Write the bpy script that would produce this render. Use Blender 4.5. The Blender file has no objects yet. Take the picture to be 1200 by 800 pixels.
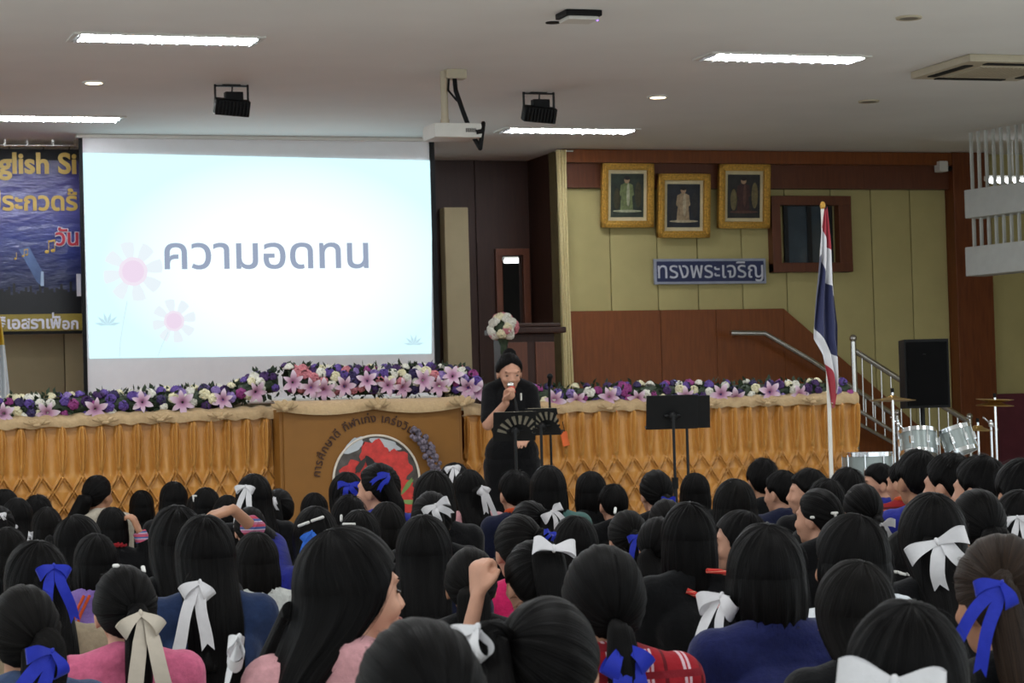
import bpy, bmesh, math, random
import numpy as np
from mathutils import Vector, Matrix, Euler

random.seed(7)
rng = np.random.default_rng(11)
SC = bpy.context.scene
COL = SC.collection

# ------------------------------------------------------------------ camera
F_PX = 2900.0
A, PITCH, ROLL = math.radians(18.5), math.atan(100 / 2900.0), math.radians(1.6)
CAM = Vector((0, 0, 1.10))
fh = Vector((math.sin(A), math.cos(A), 0)); UPV = Vector((0, 0, 1))
FWD = (fh * math.cos(PITCH) + UPV * math.sin(PITCH)).normalized()
r0 = Vector((math.cos(A), -math.sin(A), 0)); u0 = r0.cross(FWD)
UPC = u0 * math.cos(ROLL) + r0 * math.sin(ROLL)
RGT = r0 * math.cos(ROLL) - u0 * math.sin(ROLL)
cam_d = bpy.data.cameras.new('camera'); cam = bpy.data.objects.new('camera', cam_d); COL.objects.link(cam)
m = Matrix((RGT, UPC, -FWD)).transposed().to_4x4(); m.translation = CAM; cam.matrix_world = m
cam_d.sensor_width = 36; cam_d.sensor_fit = 'HORIZONTAL'; cam_d.lens = 36 * F_PX / 1200
cam_d.clip_end = 200
cam_d.dof.use_dof = True; cam_d.dof.focus_distance = 9.0; cam_d.dof.aperture_fstop = 17
SC.camera = cam

def ray(px, py):
    return FWD + RGT * ((px - 600) / F_PX) + UPC * ((400 - py) / F_PX)
def at_depth(px, py, Z): return CAM + ray(px, py) * Z
def at_y(px, py, y):
    d = ray(px, py); return CAM + d * ((y - CAM.y) / d.y)
def at_z(px, py, z):
    d = ray(px, py); return CAM + d * ((z - CAM.z) / d.z)

# ------------------------------------------------------------------ world / exposure
w = bpy.data.worlds.new('hall'); SC.world = w; w.use_nodes = True
bg = w.node_tree.nodes['Background']; bg.inputs[0].default_value = (0.84, 0.94, 1.0, 1); bg.inputs[1].default_value = 1.12
SC.view_settings.view_transform = 'Standard'; SC.view_settings.look = 'None'
SC.view_settings.exposure = 0.62; SC.view_settings.gamma = 1; SC.view_settings.use_curve_mapping = False
TUBE_STRENGTH = 135.0
HALL_LAMP_W = 26.0
SLIDE_STRENGTH = 0.82

# ------------------------------------------------------------------ materials
def lin(c):
    if isinstance(c, str):
        c = tuple(int(c[i:i + 2], 16) / 255 for i in (0, 2, 4))
    return tuple((x / 12.92 if x <= .04045 else ((x + .055) / 1.055) ** 2.4) for x in c) + (1,)
class NT:
    def __init__(s, name):
        s.m = bpy.data.materials.new(name); s.m.use_nodes = True
        s.t = s.m.node_tree; s.b = s.t.nodes['Principled BSDF']
    def n(s, kind, **kw):
        nd = s.t.nodes.new(kind)
        for k, v in kw.items(): setattr(nd, k, v)
        return nd
    def l(s, a, b): s.t.links.new(a, b)
    def coord(s, which='Object', scale=(1, 1, 1)):
        tc = s.n('ShaderNodeTexCoord'); mp = s.n('ShaderNodeMapping'); mp.inputs['Scale'].default_value = scale
        s.l(tc.outputs[which], mp.inputs[0]); return mp.outputs[0]
    def noise(s, vec, scale, detail=3, rough=.6):
        nd = s.n('ShaderNodeTexNoise'); nd.inputs['Scale'].default_value = scale; nd.inputs['Detail'].default_value = detail
        nd.inputs['Roughness'].default_value = rough; s.l(vec, nd.inputs['Vector']); return nd.outputs['Fac']
    def ramp(s, fac, stops, interp='LINEAR'):
        r = s.n('ShaderNodeValToRGB'); r.color_ramp.interpolation = interp
        e = r.color_ramp.elements
        while len(e) < len(stops): e.new(.5)
        for el, (p, c) in zip(e, stops): el.position = p; el.color = c
        s.l(fac, r.inputs[0]); return r.outputs[0]
    def math(s, op, a, b=None):
        nd = s.n('ShaderNodeMath', operation=op)
        for i, v in enumerate((a, b)):
            if v is None: continue
            if isinstance(v, (int, float)): nd.inputs[i].default_value = v
            else: s.l(v, nd.inputs[i])
        return nd.outputs[0]
    def bump(s, h, strength=.3, dist=.01):
        b = s.n('ShaderNodeBump'); b.inputs['Strength'].default_value = strength; b.inputs['Distance'].default_value = dist
        s.l(h, b.inputs['Height']); s.l(b.outputs[0], s.b.inputs['Normal'])
    def mixc(s, fac, a, b):
        mx = s.n('ShaderNodeMix', data_type='RGBA')
        for i, v in ((0, fac), (6, a), (7, b)):
            if isinstance(v, (int, float, tuple)): mx.inputs[i].default_value = v
            else: s.l(v, mx.inputs[i])
        return mx.outputs[2]
def pm(name, col, rough=.6, metal=0, var=.12, nscale=8, bump=0, bscale=60, spec=.4, sheen=0, stretch=(1, 1, 1), emit=0, bdist=.004):
    """plain procedural material: noise-varied colour, optional bump"""
    t = NT(name); c = lin(col)
    t.b.inputs['Roughness'].default_value = rough; t.b.inputs['Metallic'].default_value = metal
    t.b.inputs['Specular IOR Level'].default_value = spec; t.b.inputs['Sheen Weight'].default_value = sheen
    v = t.coord('Object', stretch)
    lo = tuple(x * (1 - var) for x in c[:3]) + (1,); hi = tuple(min(1, x * (1 + var)) for x in c[:3]) + (1,)
    cc = t.ramp(t.noise(v, nscale), [(.3, lo), (.7, hi)])
    t.l(cc, t.b.inputs['Base Color'])
    if emit: t.l(cc, t.b.inputs['Emission Color']); t.b.inputs['Emission Strength'].default_value = emit
    if bump: t.bump(t.noise(v, bscale, 4), bump, bdist)
    return t.m
def wood(name, c0, c1, rough=.4, scale=(14, 14, 1.2)):
    t = NT(name); v = t.coord('Object', scale)
    f = t.noise(v, 3, 5); cc = t.ramp(f, [(.3, lin(c0)), (.7, lin(c1))])
    t.l(cc, t.b.inputs['Base Color']); t.b.inputs['Roughness'].default_value = rough
    t.b.inputs['Specular IOR Level'].default_value = .3
    t.bump(f, .1, .003); return t.m
def emit(name, col, strength):
    t = NT(name); t.b.inputs['Base Color'].default_value = (0, 0, 0, 1)
    t.b.inputs['Specular IOR Level'].default_value = 0
    v = t.coord('Object'); c = lin(col)
    cc = t.ramp(t.noise(v, .6), [(.3, c), (.7, tuple(x * .97 for x in c[:3]) + (1,))])
    t.l(cc, t.b.inputs['Emission Color']); t.b.inputs['Emission Strength'].default_value = strength
    return t.m

M = {}
M['ceiling'] = pm('ceiling_paint', 'efefec', .9, var=.04, nscale=.6, bump=.05, bscale=6)
M['floor'] = pm('floor_terrazzo', 'b4b0a8', .35, var=.2, nscale=30)
M['cream_panel'] = pm('cream_acoustic_panel', 'b8ac76', .85, var=.05, nscale=3, bump=.25, bscale=240, bdist=.002)
M['dim_panel'] = pm('beige_acoustic_panel', 'b4a684', .85, var=.05, nscale=3, bump=.25, bscale=240, bdist=.002)
M['wains'] = wood('wainscot_veneer', '6e3a17', '83481d')
M['header'] = wood('dark_header_veneer', '5a3220', '6a3c26')
M['recess'] = wood('recess_wood', '301910', '3c2216', .5)
M['column'] = wood('column_wood', '5f3018', '76401f')
M['maroon'] = pm('maroon_dado', '5d2530', .6)
M['white_beam'] = pm('white_painted_beam', 'c9cbc6', .7, var=.05)
M['seam'] = pm('dark_seam', '5d4f30', .9)
M['metal'] = pm('brushed_steel', 'c9c7c2', .22, 1.0, var=.08, nscale=20)
M['chrome'] = pm('chrome', 'e2e4e6', .12, 1.0, var=.03)
M['black'] = pm('black_plastic', '0a0a0b', .55, var=.2, spec=.2)
M['blackmetal'] = pm('black_metal', '131415', .5, var=.2, spec=.3)
M['white_plastic'] = pm('white_plastic', 'd9d7cf', .5, var=.04)
M['ivory'] = pm('ivory_plastic', 'bdb29a', .5, var=.05)
M['gold_frame'] = pm('gilt_frame', 'c09340', .4, .55, var=.35, nscale=60, bump=.6, bscale=90, bdist=.008)
M['mat_board'] = pm('mat_board', 'd6c8a0', .8)
M['skin'] = pm('skin', 'b98a72', .55, var=.07, nscale=20, spec=.35)
M['skin2'] = pm('skin_tan', 'a97a5e', .55, var=.07, nscale=20, spec=.35)
M['lip'] = pm('lips', '9c5750', .45)
M['eye'] = pm('eye_dark', '15100e', .25, spec=.6)
M['satin'] = None

def hair_mat(name, c0, c1, rough=.38):
    t = NT(name)
    uv = t.n('ShaderNodeUVMap'); mp = t.n('ShaderNodeMapping'); mp.inputs['Scale'].default_value = (150, 3.0, 1)
    t.l(uv.outputs[0], mp.inputs[0])
    f = t.noise(mp.outputs[0], 1.0, 3, .65)
    t.l(t.ramp(f, [(.3, lin(c0)), (.75, lin(c1))]), t.b.inputs['Base Color'])
    t.l(t.ramp(f, [(.2, (rough + .15,) * 3 + (1,)), (.8, (rough - .05,) * 3 + (1,))]), t.b.inputs['Roughness'])
    t.b.inputs['Specular IOR Level'].default_value = .08
    t.bump(f, .7, .004); return t.m
M['hair'] = hair_mat('black_hair', '040303', '0b0909', .44)
M['hair_soft'] = hair_mat('soft_black_hair', '070505', '12100e', .46)
M['hair_brown'] = hair_mat('dark_brown_hair', '18110d', '33251b', .42)

def fabric(name, col, rough=.85, var=.14, weave=500, fold=.5, sheen=.1):
    t = NT(name); c = lin(col); v = t.coord('Object')
    big = t.noise(v, 9, 4)
    lo = tuple(x * (1 - var) for x in c[:3]) + (1,); hi = tuple(min(1, x * (1 + var)) for x in c[:3]) + (1,)
    t.l(t.ramp(t.noise(v, 60, 3), [(.3, lo), (.7, hi)]), t.b.inputs['Base Color'])
    t.b.inputs['Roughness'].default_value = rough; t.b.inputs['Sheen Weight'].default_value = sheen
    t.b.inputs['Specular IOR Level'].default_value = .1
    h = t.math('ADD', big, t.math('MULTIPLY', t.noise(v, weave, 1), .08)); t.bump(h, fold, .03)
    return t.m
def stripes(name, axis, period, stops, second=None, rough=.85):
    """woven stripes across one object axis; stops: CONSTANT ramp; second: (axis, period, dark colour, width) for a plaid"""
    t = NT(name); v = t.coord('Object'); sp = t.n('ShaderNodeSeparateXYZ'); t.l(v, sp.inputs[0])
    f = t.math('FRACT', t.math('DIVIDE', t.math('ADD', sp.outputs[axis], 5.0), period))
    c = t.ramp(f, [(p, lin(k)) for p, k in stops], 'CONSTANT')
    if second:
        ax, per, col, wd = second
        g = t.math('LESS_THAN', t.math('FRACT', t.math('DIVIDE', t.math('ADD', sp.outputs[ax], 5.0), per)), wd)
        c = t.mixc(g, c, lin(col))
    t.l(c, t.b.inputs['Base Color']); t.b.inputs['Roughness'].default_value = rough
    t.b.inputs['Specular IOR Level'].default_value = .2
    t.bump(t.noise(v, 9, 4), .5, .03); return t.m
for k, c in dict(black='0a0a0c', navy='161a30', denim='22304f', bluegrey='3a4968', royal='23287c', pink='bd5e7c', rose='c39094', hotpink='c0235a',
                 white='c2c4c0', cream='b3ab98', beige='8f806a', purple='7d63a3', teal='40605c', grey='5d5d60', darkblue='191e48',
                 redcloth='8a1b22', orange='b54826', knit='aaa192', trousers='121318').items():
    M['f_' + k] = fabric('cloth_' + k, c)
M['f_plaid'] = stripes('red_white_plaid', 0, .085, [(0, '8e1822'), (.42, 'c9a8b0'), (.5, '9f2530'), (.55, 'c9a8b0'), (.62, '8e1822'), (.9, '5a1018')], (2, .06, '7a1a24', .25))
M['f_redstripe'] = stripes('red_striped', 2, .075, [(0, '7d1a1e'), (.55, 'a8685c'), (.62, '4e1216'), (.8, '7d1a1e')])
M['f_greystripe'] = stripes('grey_striped_hoodie', 2, .12, [(0, 'bfc3c8'), (.55, '474c60'), (.75, 'c9ccd0')])
M['f_redwhite'] = stripes('red_white_knit', 2, .11, [(0, 'c0726a'), (.5, 'd7cfc8'), (.75, 'a84a48')])
M['f_bluewhite'] = stripes('blue_white_knit', 2, .13, [(0, '8a93b8'), (.45, '3a4690'), (.8, 'c9cddd')])
M['f_navytrim'] = stripes('navy_with_orange_trim', 2, .5, [(0, '1d2340'), (.05, '1d2340')])
M['white_ribbon'] = fabric('white_ribbon', 'cbc9cb', .55, .04, 300, .15, .1)
M['cream_ribbon'] = fabric('cream_ribbon', 'b9afa0', .55, .04, 300, .15, .1)
M['blue_ribbon'] = fabric('blue_ribbon', '232f9e', .4, .08, 300, .15, .1)
M['sky_ribbon'] = fabric('sky_blue_ribbon', '2f62bd', .4, .08, 300, .15, .1)
M['clip'] = pm('pearl_clip', 'd0cec9', .3)
M['red_trim'] = stripes('red_braid_trim', 2, .012, [(0, 'c23a34'), (.6, 'd98a74'), (.8, 'a82420')])

# ------------------------------------------------------------------ mesh helpers
def link(o, parent=None):
    COL.objects.link(o)
    if parent is not None: o.parent = parent
    return o
def setm(me, mat):
    me.materials.clear()
    if mat is not None: me.materials.append(M[mat] if isinstance(mat, str) else mat)
def np_mesh(name, V, Fq, mat=None, smooth=True, uv=None):
    me = bpy.data.meshes.new(name)
    V = np.asarray(V, dtype=np.float32)
    me.from_pydata(V.tolist(), [], [tuple(int(i) for i in f) for f in Fq])
    if smooth: me.polygons.foreach_set('use_smooth', [True] * len(me.polygons))
    if uv is not None:
        ul = me.uv_layers.new(name='UVMap'); li = np.empty(len(me.loops), dtype=np.int32)
        me.loops.foreach_get('vertex_index', li); ul.data.foreach_set('uv', np.asarray(uv, dtype=np.float32)[li].ravel())
    setm(me, mat); me.update(); return me
def grid_faces(n, m_, closed=False):
    """faces of an (n rows, m_ columns) vertex grid"""
    out = []
    for i in range(n - 1):
        for j in range(m_ if closed else m_ - 1):
            k = (j + 1) % m_
            out.append((i * m_ + j, i * m_ + k, (i + 1) * m_ + k, (i + 1) * m_ + j))
    return out
def obj(name, me, parent=None, loc=(0, 0, 0), rot=(0, 0, 0), scale=1):
    o = bpy.data.objects.new(name, me); o.location = loc; o.rotation_euler = rot
    o.scale = (scale,) * 3 if isinstance(scale, (int, float)) else scale
    return link(o, parent)
class B:
    """bmesh collector"""
    def __init__(s): s.bm = bmesh.new()
    def box(s, c, d, bev=0, rz=0, rot=None):
        r = bmesh.ops.create_cube(s.bm, size=1)
        vs = r['verts']
        bmesh.ops.scale(s.bm, vec=d, verts=vs)
        if bev:
            es = list({e for v in vs for e in v.link_edges})
            rr = bmesh.ops.bevel(s.bm, geom=es, offset=bev, segments=2, affect='EDGES', profile=.7)
            vs = list({v for f in rr['faces'] for v in f.verts} | {v for v in vs if v.is_valid})
        if rot is not None: bmesh.ops.rotate(s.bm, cent=(0, 0, 0), matrix=Euler(rot).to_matrix(), verts=vs)
        elif rz: bmesh.ops.rotate(s.bm, cent=(0, 0, 0), matrix=Matrix.Rotation(rz, 3, 'Z'), verts=vs)
        bmesh.ops.translate(s.bm, vec=c, verts=vs); return s
    def tube(s, p0, p1, r0, r1=None, seg=14):
        p0, p1 = Vector(p0), Vector(p1); r1 = r0 if r1 is None else r1; q = (p1 - p0).to_track_quat('Z', 'Y').to_matrix(); nv, nf = s.bm.verts.new, s.bm.faces.new
        cs = [q @ Vector((math.cos(2 * math.pi * k / seg), math.sin(2 * math.pi * k / seg), 0)) for k in range(seg)]
        A_, B_ = [nv(p0 + c * r0) for c in cs], [nv(p1 + c * r1) for c in cs]
        for k in range(seg): nf((A_[k], A_[(k + 1) % seg], B_[(k + 1) % seg], B_[k]))
        nf(A_[::-1]); nf(B_); return s
    def sph(s, c, rad, rot=None, u=16, v=10):
        rad = (rad,) * 3 if isinstance(rad, (int, float)) else rad; c = Vector(c); R_ = Euler(rot).to_matrix() if rot is not None else None; nv, nf = s.bm.verts.new, s.bm.faces.new
        def P(x, y, z):
            p = Vector((x * rad[0], y * rad[1], z * rad[2])); return nv(c + (R_ @ p if R_ is not None else p))
        rows = []
        for i in range(1, v):
            e = -math.pi / 2 + math.pi * i / v; ce, se = math.cos(e), math.sin(e); rows.append([P(ce * math.cos(2 * math.pi * j / u), ce * math.sin(2 * math.pi * j / u), se) for j in range(u)])
        lo, hi = P(0, 0, -1), P(0, 0, 1)
        for j in range(u): nf((lo, rows[0][(j + 1) % u], rows[0][j])); nf((hi, rows[-1][j], rows[-1][(j + 1) % u]))
        for a, b in zip(rows[:-1], rows[1:]):
            for j in range(u): nf((a[j], a[(j + 1) % u], b[(j + 1) % u], b[j]))
        return s
    def cap(s, p0, p1, r0, r1):
        s.tube(p0, p1, r0, r1); s.sph(p0, r0); s.sph(p1, r1); return s
    def path(s, pts, r, seg=10):
        for a, b in zip(pts[:-1], pts[1:]):
            s.tube(a, b, r, seg=seg)
        for p in pts[1:-1]: s.sph(p, r * 1.0, u=seg, v=6)
        return s
    def lathe(s, c, prof, seg=28):
        """prof: (radius, z) list"""
        rings = []
        for rr, z in prof:
            rings.append([s.bm.verts.new((c[0] + rr * math.cos(2 * math.pi * k / seg), c[1] + rr * math.sin(2 * math.pi * k / seg), c[2] + z)) for k in range(seg)])
        for a, b in zip(rings[:-1], rings[1:]):
            for k in range(seg): s.bm.faces.new((a[k], a[(k + 1) % seg], b[(k + 1) % seg], b[k]))
        if prof[0][0] == prof[-1][0] and prof[0][0] > .03 and len(prof) > 3:
            for k in range(seg): s.bm.faces.new((rings[-1][k], rings[-1][(k + 1) % seg], rings[0][(k + 1) % seg], rings[0][k]))
        else: s.bm.faces.new(rings[0][::-1]); s.bm.faces.new(rings[-1])
        return s
    def poly(s, pts, thick=0, direction=(0, 1, 0)):
        f = s.bm.faces.new([s.bm.verts.new(p) for p in pts])
        if thick:
            r = bmesh.ops.extrude_face_region(s.bm, geom=[f])
            bmesh.ops.translate(s.bm, vec=Vector(direction) * thick, verts=[v for v in r['geom'] if isinstance(v, bmesh.types.BMVert)])
        return s
    def mesh(s, name, mat=None, smooth=False, angle=None):
        bmesh.ops.recalc_face_normals(s.bm, faces=s.bm.faces)
        me = bpy.data.meshes.new(name); s.bm.to_mesh(me); s.bm.free(); setm(me, mat)
        if smooth:
            me.polygons.foreach_set('use_smooth', [True] * len(me.polygons))
            me.set_sharp_from_angle(angle=math.radians(40 if angle is None else angle))
        return me
    def obj(s, name, mat=None, parent=None, smooth=False, **kw): return obj(name, s.mesh(name, mat, smooth), parent, **kw)
def thing(name, label, cat, loc=(0, 0, 0), rz=0, group=None):
    o = bpy.data.objects.new(name, None); o.empty_display_size = .1; o.location = loc; o.rotation_euler = (0, 0, rz); link(o)
    return tag(o, label, cat, group)
def tag(o, label, cat, group=None):
    o['label'] = label; o['category'] = cat
    if group: o['group'] = group
    return o
def structure(o): o['kind'] = 'structure'; return o
def copy_tree(o, parent=None):
    c = o.copy(); link(c, parent)
    for ch in list(o.children): copy_tree(ch, c)
    return c
def blob(b, name, mat, voxel=.008, smooth=3, ratio=.35):
    """one continuous smooth surface grown round overlapping solids"""
    me = b.mesh(name); o = bpy.data.objects.new(name, me); COL.objects.link(o)
    md = o.modifiers.new('r', 'REMESH'); md.mode = 'VOXEL'; md.voxel_size = voxel; md.use_smooth_shade = True
    ms = o.modifiers.new('s', 'SMOOTH'); ms.factor = .5; ms.iterations = smooth
    if ratio < 1: dm = o.modifiers.new('d', 'DECIMATE'); dm.ratio = ratio
    dg = bpy.context.evaluated_depsgraph_get(); out = bpy.data.meshes.new_from_object(o.evaluated_get(dg))
    bpy.data.objects.remove(o); bpy.data.meshes.remove(me)
    out.name = name; out.polygons.foreach_set('use_smooth', [True] * len(out.polygons)); setm(out, mat); return out
def text_mesh(body, bold=0, extrude=.01):
    c = bpy.data.curves.new('lettering', 'FONT'); c.body = body; c.size = 1; c.extrude = extrude; c.offset = bold; c.resolution_u = 4
    o = bpy.data.objects.new('lettering', c); COL.objects.link(o); bpy.context.view_layer.update()
    dg = bpy.context.evaluated_depsgraph_get(); me = bpy.data.meshes.new_from_object(o.evaluated_get(dg))
    bpy.data.objects.remove(o); return me
def text_at(name, body, p_bl, width, mat, parent=None, bold=0, height=None, label=None, thick=.006, rot=0):
    """upright lettering facing -Y; p_bl: lower left of its box; a list of bodies is overlaid (tone marks)"""
    me = text_mesh(body, bold); n = len(me.vertices); co = np.empty(n * 3); me.vertices.foreach_get('co', co); co = co.reshape(-1, 3)
    lo, hi = co.min(0), co.max(0); sx = width / (hi[0] - lo[0]); sz = sx if height is None else height / (hi[1] - lo[1])
    zc = (co[:, 2] - lo[2]) / max(1e-6, hi[2] - lo[2])
    out = np.stack([(co[:, 0] - lo[0]) * sx, -zc * thick, (co[:, 1] - lo[1]) * sz], 1)
    me.vertices.foreach_set('co', out.ravel()); me.name = name; setm(me, mat); me.update()
    o = obj(name, me, parent, loc=p_bl, rot=(0, rot, 0))
    if label: o['label'] = label
    return o

def wpart(name, b, mat, parent=None, smooth=False):
    """a part whose collector was filled in world coordinates"""
    me = b.mesh(name, mat, smooth)
    if parent is not None:
        p = parent
        off = Vector((0, 0, 0))
        while p is not None: off += p.location; p = p.parent
        me.transform(Matrix.Translation(-off))
    return obj(name, me, parent)
def wtext(name, body, px0, px1, py, y, mat, parent, bold=0, height=None, label=None):
    p = at_y(px0, py, y); q = at_y(px1, py, y); off = Vector((0, 0, 0)); a = parent
    while a is not None: off += a.location; a = a.parent
    return text_at(name, body, p - off, q.x - p.x, mat, parent, bold, height, label)

# ------------------------------------------------------------------ room shell
YW = 22.8
ZC = at_y(600, 176, YW).z
XL, XR, YB = -4.0, 13.9, -3.0
structure(B().box(((XL + XR) / 2, 10.5, -.05), (XR - XL, 29, .1)).obj('floor', 'floor'))
structure(B().box(((XL + XR) / 2, 12.5, ZC + .1), (XR - XL, 33, .2)).obj('ceiling', 'ceiling'))
X_CUR = at_y(655, 300, YW).x            # edge of the stage opening
X_PIL0, X_PIL1 = at_y(1120, 300, YW - .2).x, at_y(1163, 300, YW - .2).x
Z_HEAD = at_y(870, 222, YW).z
Z_WAIN = at_y(760, 364, YW).z
# right hand part of the back wall: plain backing and upholstered panels
structure(B().box(((X_CUR + XR) / 2, YW + .12, ZC / 2), (XR - X_CUR, .2, ZC)).obj('wall_back', 'seam'))
def panels(name, px_seams, z0, z1, mat, y, x0=None, x1=None):
    b = B()
    xs = [at_y(p, 300, y).x for p in px_seams]
    if x0 is not None: xs = [x0] + xs
    if x1 is not None: xs = xs + [x1]
    for a, c in zip(xs[:-1], xs[1:]):
        b.box(((a + c) / 2, y + .02, (z0 + z1) / 2), (c - a - .008, .05, z1 - z0), .012)
    return structure(b.obj(name, mat, smooth=True))
panels('wall_back_upholstery', [715, 770, 817, 869, 921, 975, 1022, 1068], 0.0, Z_HEAD, 'cream_panel', YW - .02, X_CUR, X_PIL0)
panels('wall_back_upholstery_east', [1215, 1270], 1.3, Z_HEAD + .9, 'cream_panel', YW - .02, X_PIL1, XR)
b = B().box(((X_CUR + X_PIL0) / 2, YW - .06, (Z_HEAD + ZC) / 2 - .06), (X_PIL0 - X_CUR, .10, ZC - Z_HEAD - .12), .005)
structure(b.obj('trim_1', 'header'))
b = B().box(((X_CUR + X_PIL0) / 2, YW - .10, ZC - .07), (X_PIL0 - X_CUR, .18, .13), .01)
structure(b.obj('trim_2', 'wains'))
# wainscot, following the stair at its end
pw = [at_y(661, 365, YW), at_y(770, 364, YW), at_y(913, 363, YW), at_y(1012, 447, YW), at_y(1117, 540, YW)]
xs = [p.x for p in pw]
zt = [Z_WAIN, Z_WAIN, Z_WAIN, pw[3].z, pw[4].z]
b = B(); edges = [xs[0], at_y(770, 400, YW).x, at_y(835, 400, YW).x, xs[2]]
for a, c in zip(edges[:-1], edges[1:]):
    b.box(((a + c) / 2, YW - .08, Z_WAIN / 2), (c - a - .004, .06, Z_WAIN), .004)
b.poly([(xs[2], YW - .11, .0), (xs[2], YW - .11, zt[2]), (xs[3], YW - .11, zt[3]), (xs[4], YW - .11, zt[4]), (xs[4], YW - .11, 0)], .06)
structure(b.obj('trim_3', 'wains'))
structure(B().box(((X_PIL0 + X_PIL1) / 2, YW - .07, ZC / 2), (X_PIL1 - X_PIL0, .26, ZC), .01).obj('wall_pilaster', 'column'))
structure(B().box(((X_PIL1 + XR) / 2, YW - .1, .65), (XR - X_PIL1, .14, 1.3), .006).obj('trim_4', 'maroon'))
# side walls: low sill, high lintel and piers between unseen openings, added so world light brightens the ceiling
for nm, x, ya in (('wall_right', XR + .1, 2.0), ('wall_left', XL - .1, -4.0)):
    b = B().box((x, (ya + 24.5) / 2, .3), (.2, 24.5 - ya, .6)).box((x, (ya + 24.5) / 2, ZC - .1), (.2, 24.5 - ya, .2))
    y = ya + .15
    if nm == 'wall_right': b.box((x, 19.4, ZC / 2), (.2, 10.2, ZC))  # solid stretch, closed to keep the added light off the back wall
    while y < 24.5: b.box((x, y, ZC / 2), (.22, .3, ZC)); y += 4.05
    structure(b.obj(nm, 'dim_panel'))
# the recess of the stage: side cheek, dark rear wall with a doorway, a cream strip beside the screen
YR = 23.7
def rx(px, y=YR): return at_y(px, 300, y).x
zd = at_y(600, 299, YR).z; d0, d1 = rx(583), rx(615)
b = B()
b.box(((rx(543) + d0) / 2, YR + .1, ZC / 2), (d0 - rx(543), .2, ZC)); b.box(((d1 + X_CUR + 1.5) / 2, YR + .1, ZC / 2), (X_CUR + 1.5 - d1, .2, ZC))
b.box(((d0 + d1) / 2, YR + .1, (zd + ZC) / 2), (d1 - d0, .2, ZC - zd))
for px in (560, 630): b.box((rx(px), YR - .01, ZC / 2), (.03, .03, ZC))
structure(b.obj('wall_stage_rear', 'recess'))
structure(B().box((X_CUR + .06, (YW + YR) / 2 + .1, ZC / 2), (.1, YR - YW - .2, ZC)).obj('wall_stage_side', 'recess'))
structure(B().box((rx(575) - .0, YR + 2.2, 1.8), (5, .1, 3.6)).obj('wall_passage', pm('dark_passage', '15110f', .9)))
b = B()
for px in (583, 615):
    b.box((rx(px), YR - .02, zd / 2), (.07, .06, zd), .008)
b.box(((d0 + d1) / 2, YR - .02, zd + .03), (d1 - d0 + .07, .06, .07), .008)
structure(b.obj('door_1', 'header'))
t = thing('passage_light', 'bright white lamp seen through the top of the dark doorway behind the stage', 'light', at_y(602, 303, YR + 1.2))
b = B().box((0, 0, 0), (.26, .10, .035), .006); b.obj('housing', 'white_plastic', t)
b = B().box((0, -.055, -.025), (.24, .09, .05), .01); b.obj('diffuser', emit('passage_glow', 'f0f4f4', 2.0), t)
b = B().tube((0, 0, .01), (0, 0, ZC - t.location.z), .012); b.obj('hanger', 'blackmetal', t)
b = B().box(((rx(515) + rx(543)) / 2 - .0, YR - .12, at_y(530, 245, YR).z / 2), (rx(543) - rx(515), .16, at_y(530, 245, YR).z), .01)
structure(b.obj('trim_5', 'dim_panel'))
b = B().box(((rx(400) + rx(543)) / 2, YR + .05, ZC / 2), (rx(543) - rx(400), .1, ZC))
structure(b.obj('wall_stage_rear_west', 'recess'))
# left wall area behind banner
x_e = at_y(420, 300, YW + .3).x
b = B().box(((XL + x_e) / 2, YW + .42, ZC / 2), (x_e - XL, .2, ZC)); structure(b.obj('wall_back_west', 'seam'))
panels('wall_back_west_upholstery', [73, 180, 300], 0, ZC - .02, 'dim_panel', YW + .28, XL, at_y(420, 300, YW + .28).x)
# cream drape at the edge of the stage opening
t = thing('stage_drape', 'narrow cream drape hanging at the edge of the stage opening beside the cream wall', 'curtain', (X_CUR, YW - .22, 0), group=None)
n, k = 40, 30; V = []
for i in range(n):
    f = i / (n - 1); z = ZC - .02 - f * (ZC - 1.25)
    wd = .105 - .02 * math.sin(f * 3.1)
    for j in range(k):
        u = j / (k - 1)
        V.append((-.07 + .02 * f + wd * (u - .2), -.03 * math.cos(u * 21 + .6 * f) - .02, z))
me = np_mesh('cloth', V, grid_faces(n, k), fabric('cream_drape', 'd2c391', .8, .08)); o = obj('cloth', me, t)
md = o.modifiers.new('s', 'SOLIDIFY'); md.thickness = .006
B().tube((-.1, -.02, ZC - .03), (.09, -.02, ZC - .03), .012).obj('rail', 'metal', t)

# window in the wall, with its panes
p0, p1 = at_y(900, 320, YW), at_y(990, 231, YW)
x0, x1, z0, z1 = p0.x, p1.x, p0.z, p1.z
wn = bpy.data.objects.new('window_1', None); wn.location = ((x0 + x1) / 2, YW - .08, (z0 + z1) / 2); link(wn); structure(wn)
W_, H_ = x1 - x0, z1 - z0; fr = .095
b = B()
b.box((-W_ / 2 + fr / 2, 0, 0), (fr, .12, H_), .008); b.box((W_ / 2 - fr * .75, 0, 0), (fr * 1.5, .12, H_), .008)
b.box((0, 0, H_ / 2 - fr / 2), (W_, .125, fr), .008); b.box((0, 0, -H_ / 2 + fr / 2), (W_, .125, fr), .008)
b.obj('window_frame', 'header', wn)
gl = pm('dark_glass', '3c4750', .08, spec=.8)  # bluish grey base stands in for a faint reflection in the panes
B().box((-.13, .03, 0), (.24, .01, H_ - 2 * fr), .002).obj('pane', gl, wn); B().box((.13, .03, 0), (.24, .01, H_ - 2 * fr), .002).obj('pane', gl, wn)
b = B()
for x in (-.26, 0, .235): b.box((x, .015, 0), (.045, .03, H_ - 2 * fr), .004)
b.obj('sash', 'blackmetal', wn)

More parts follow.
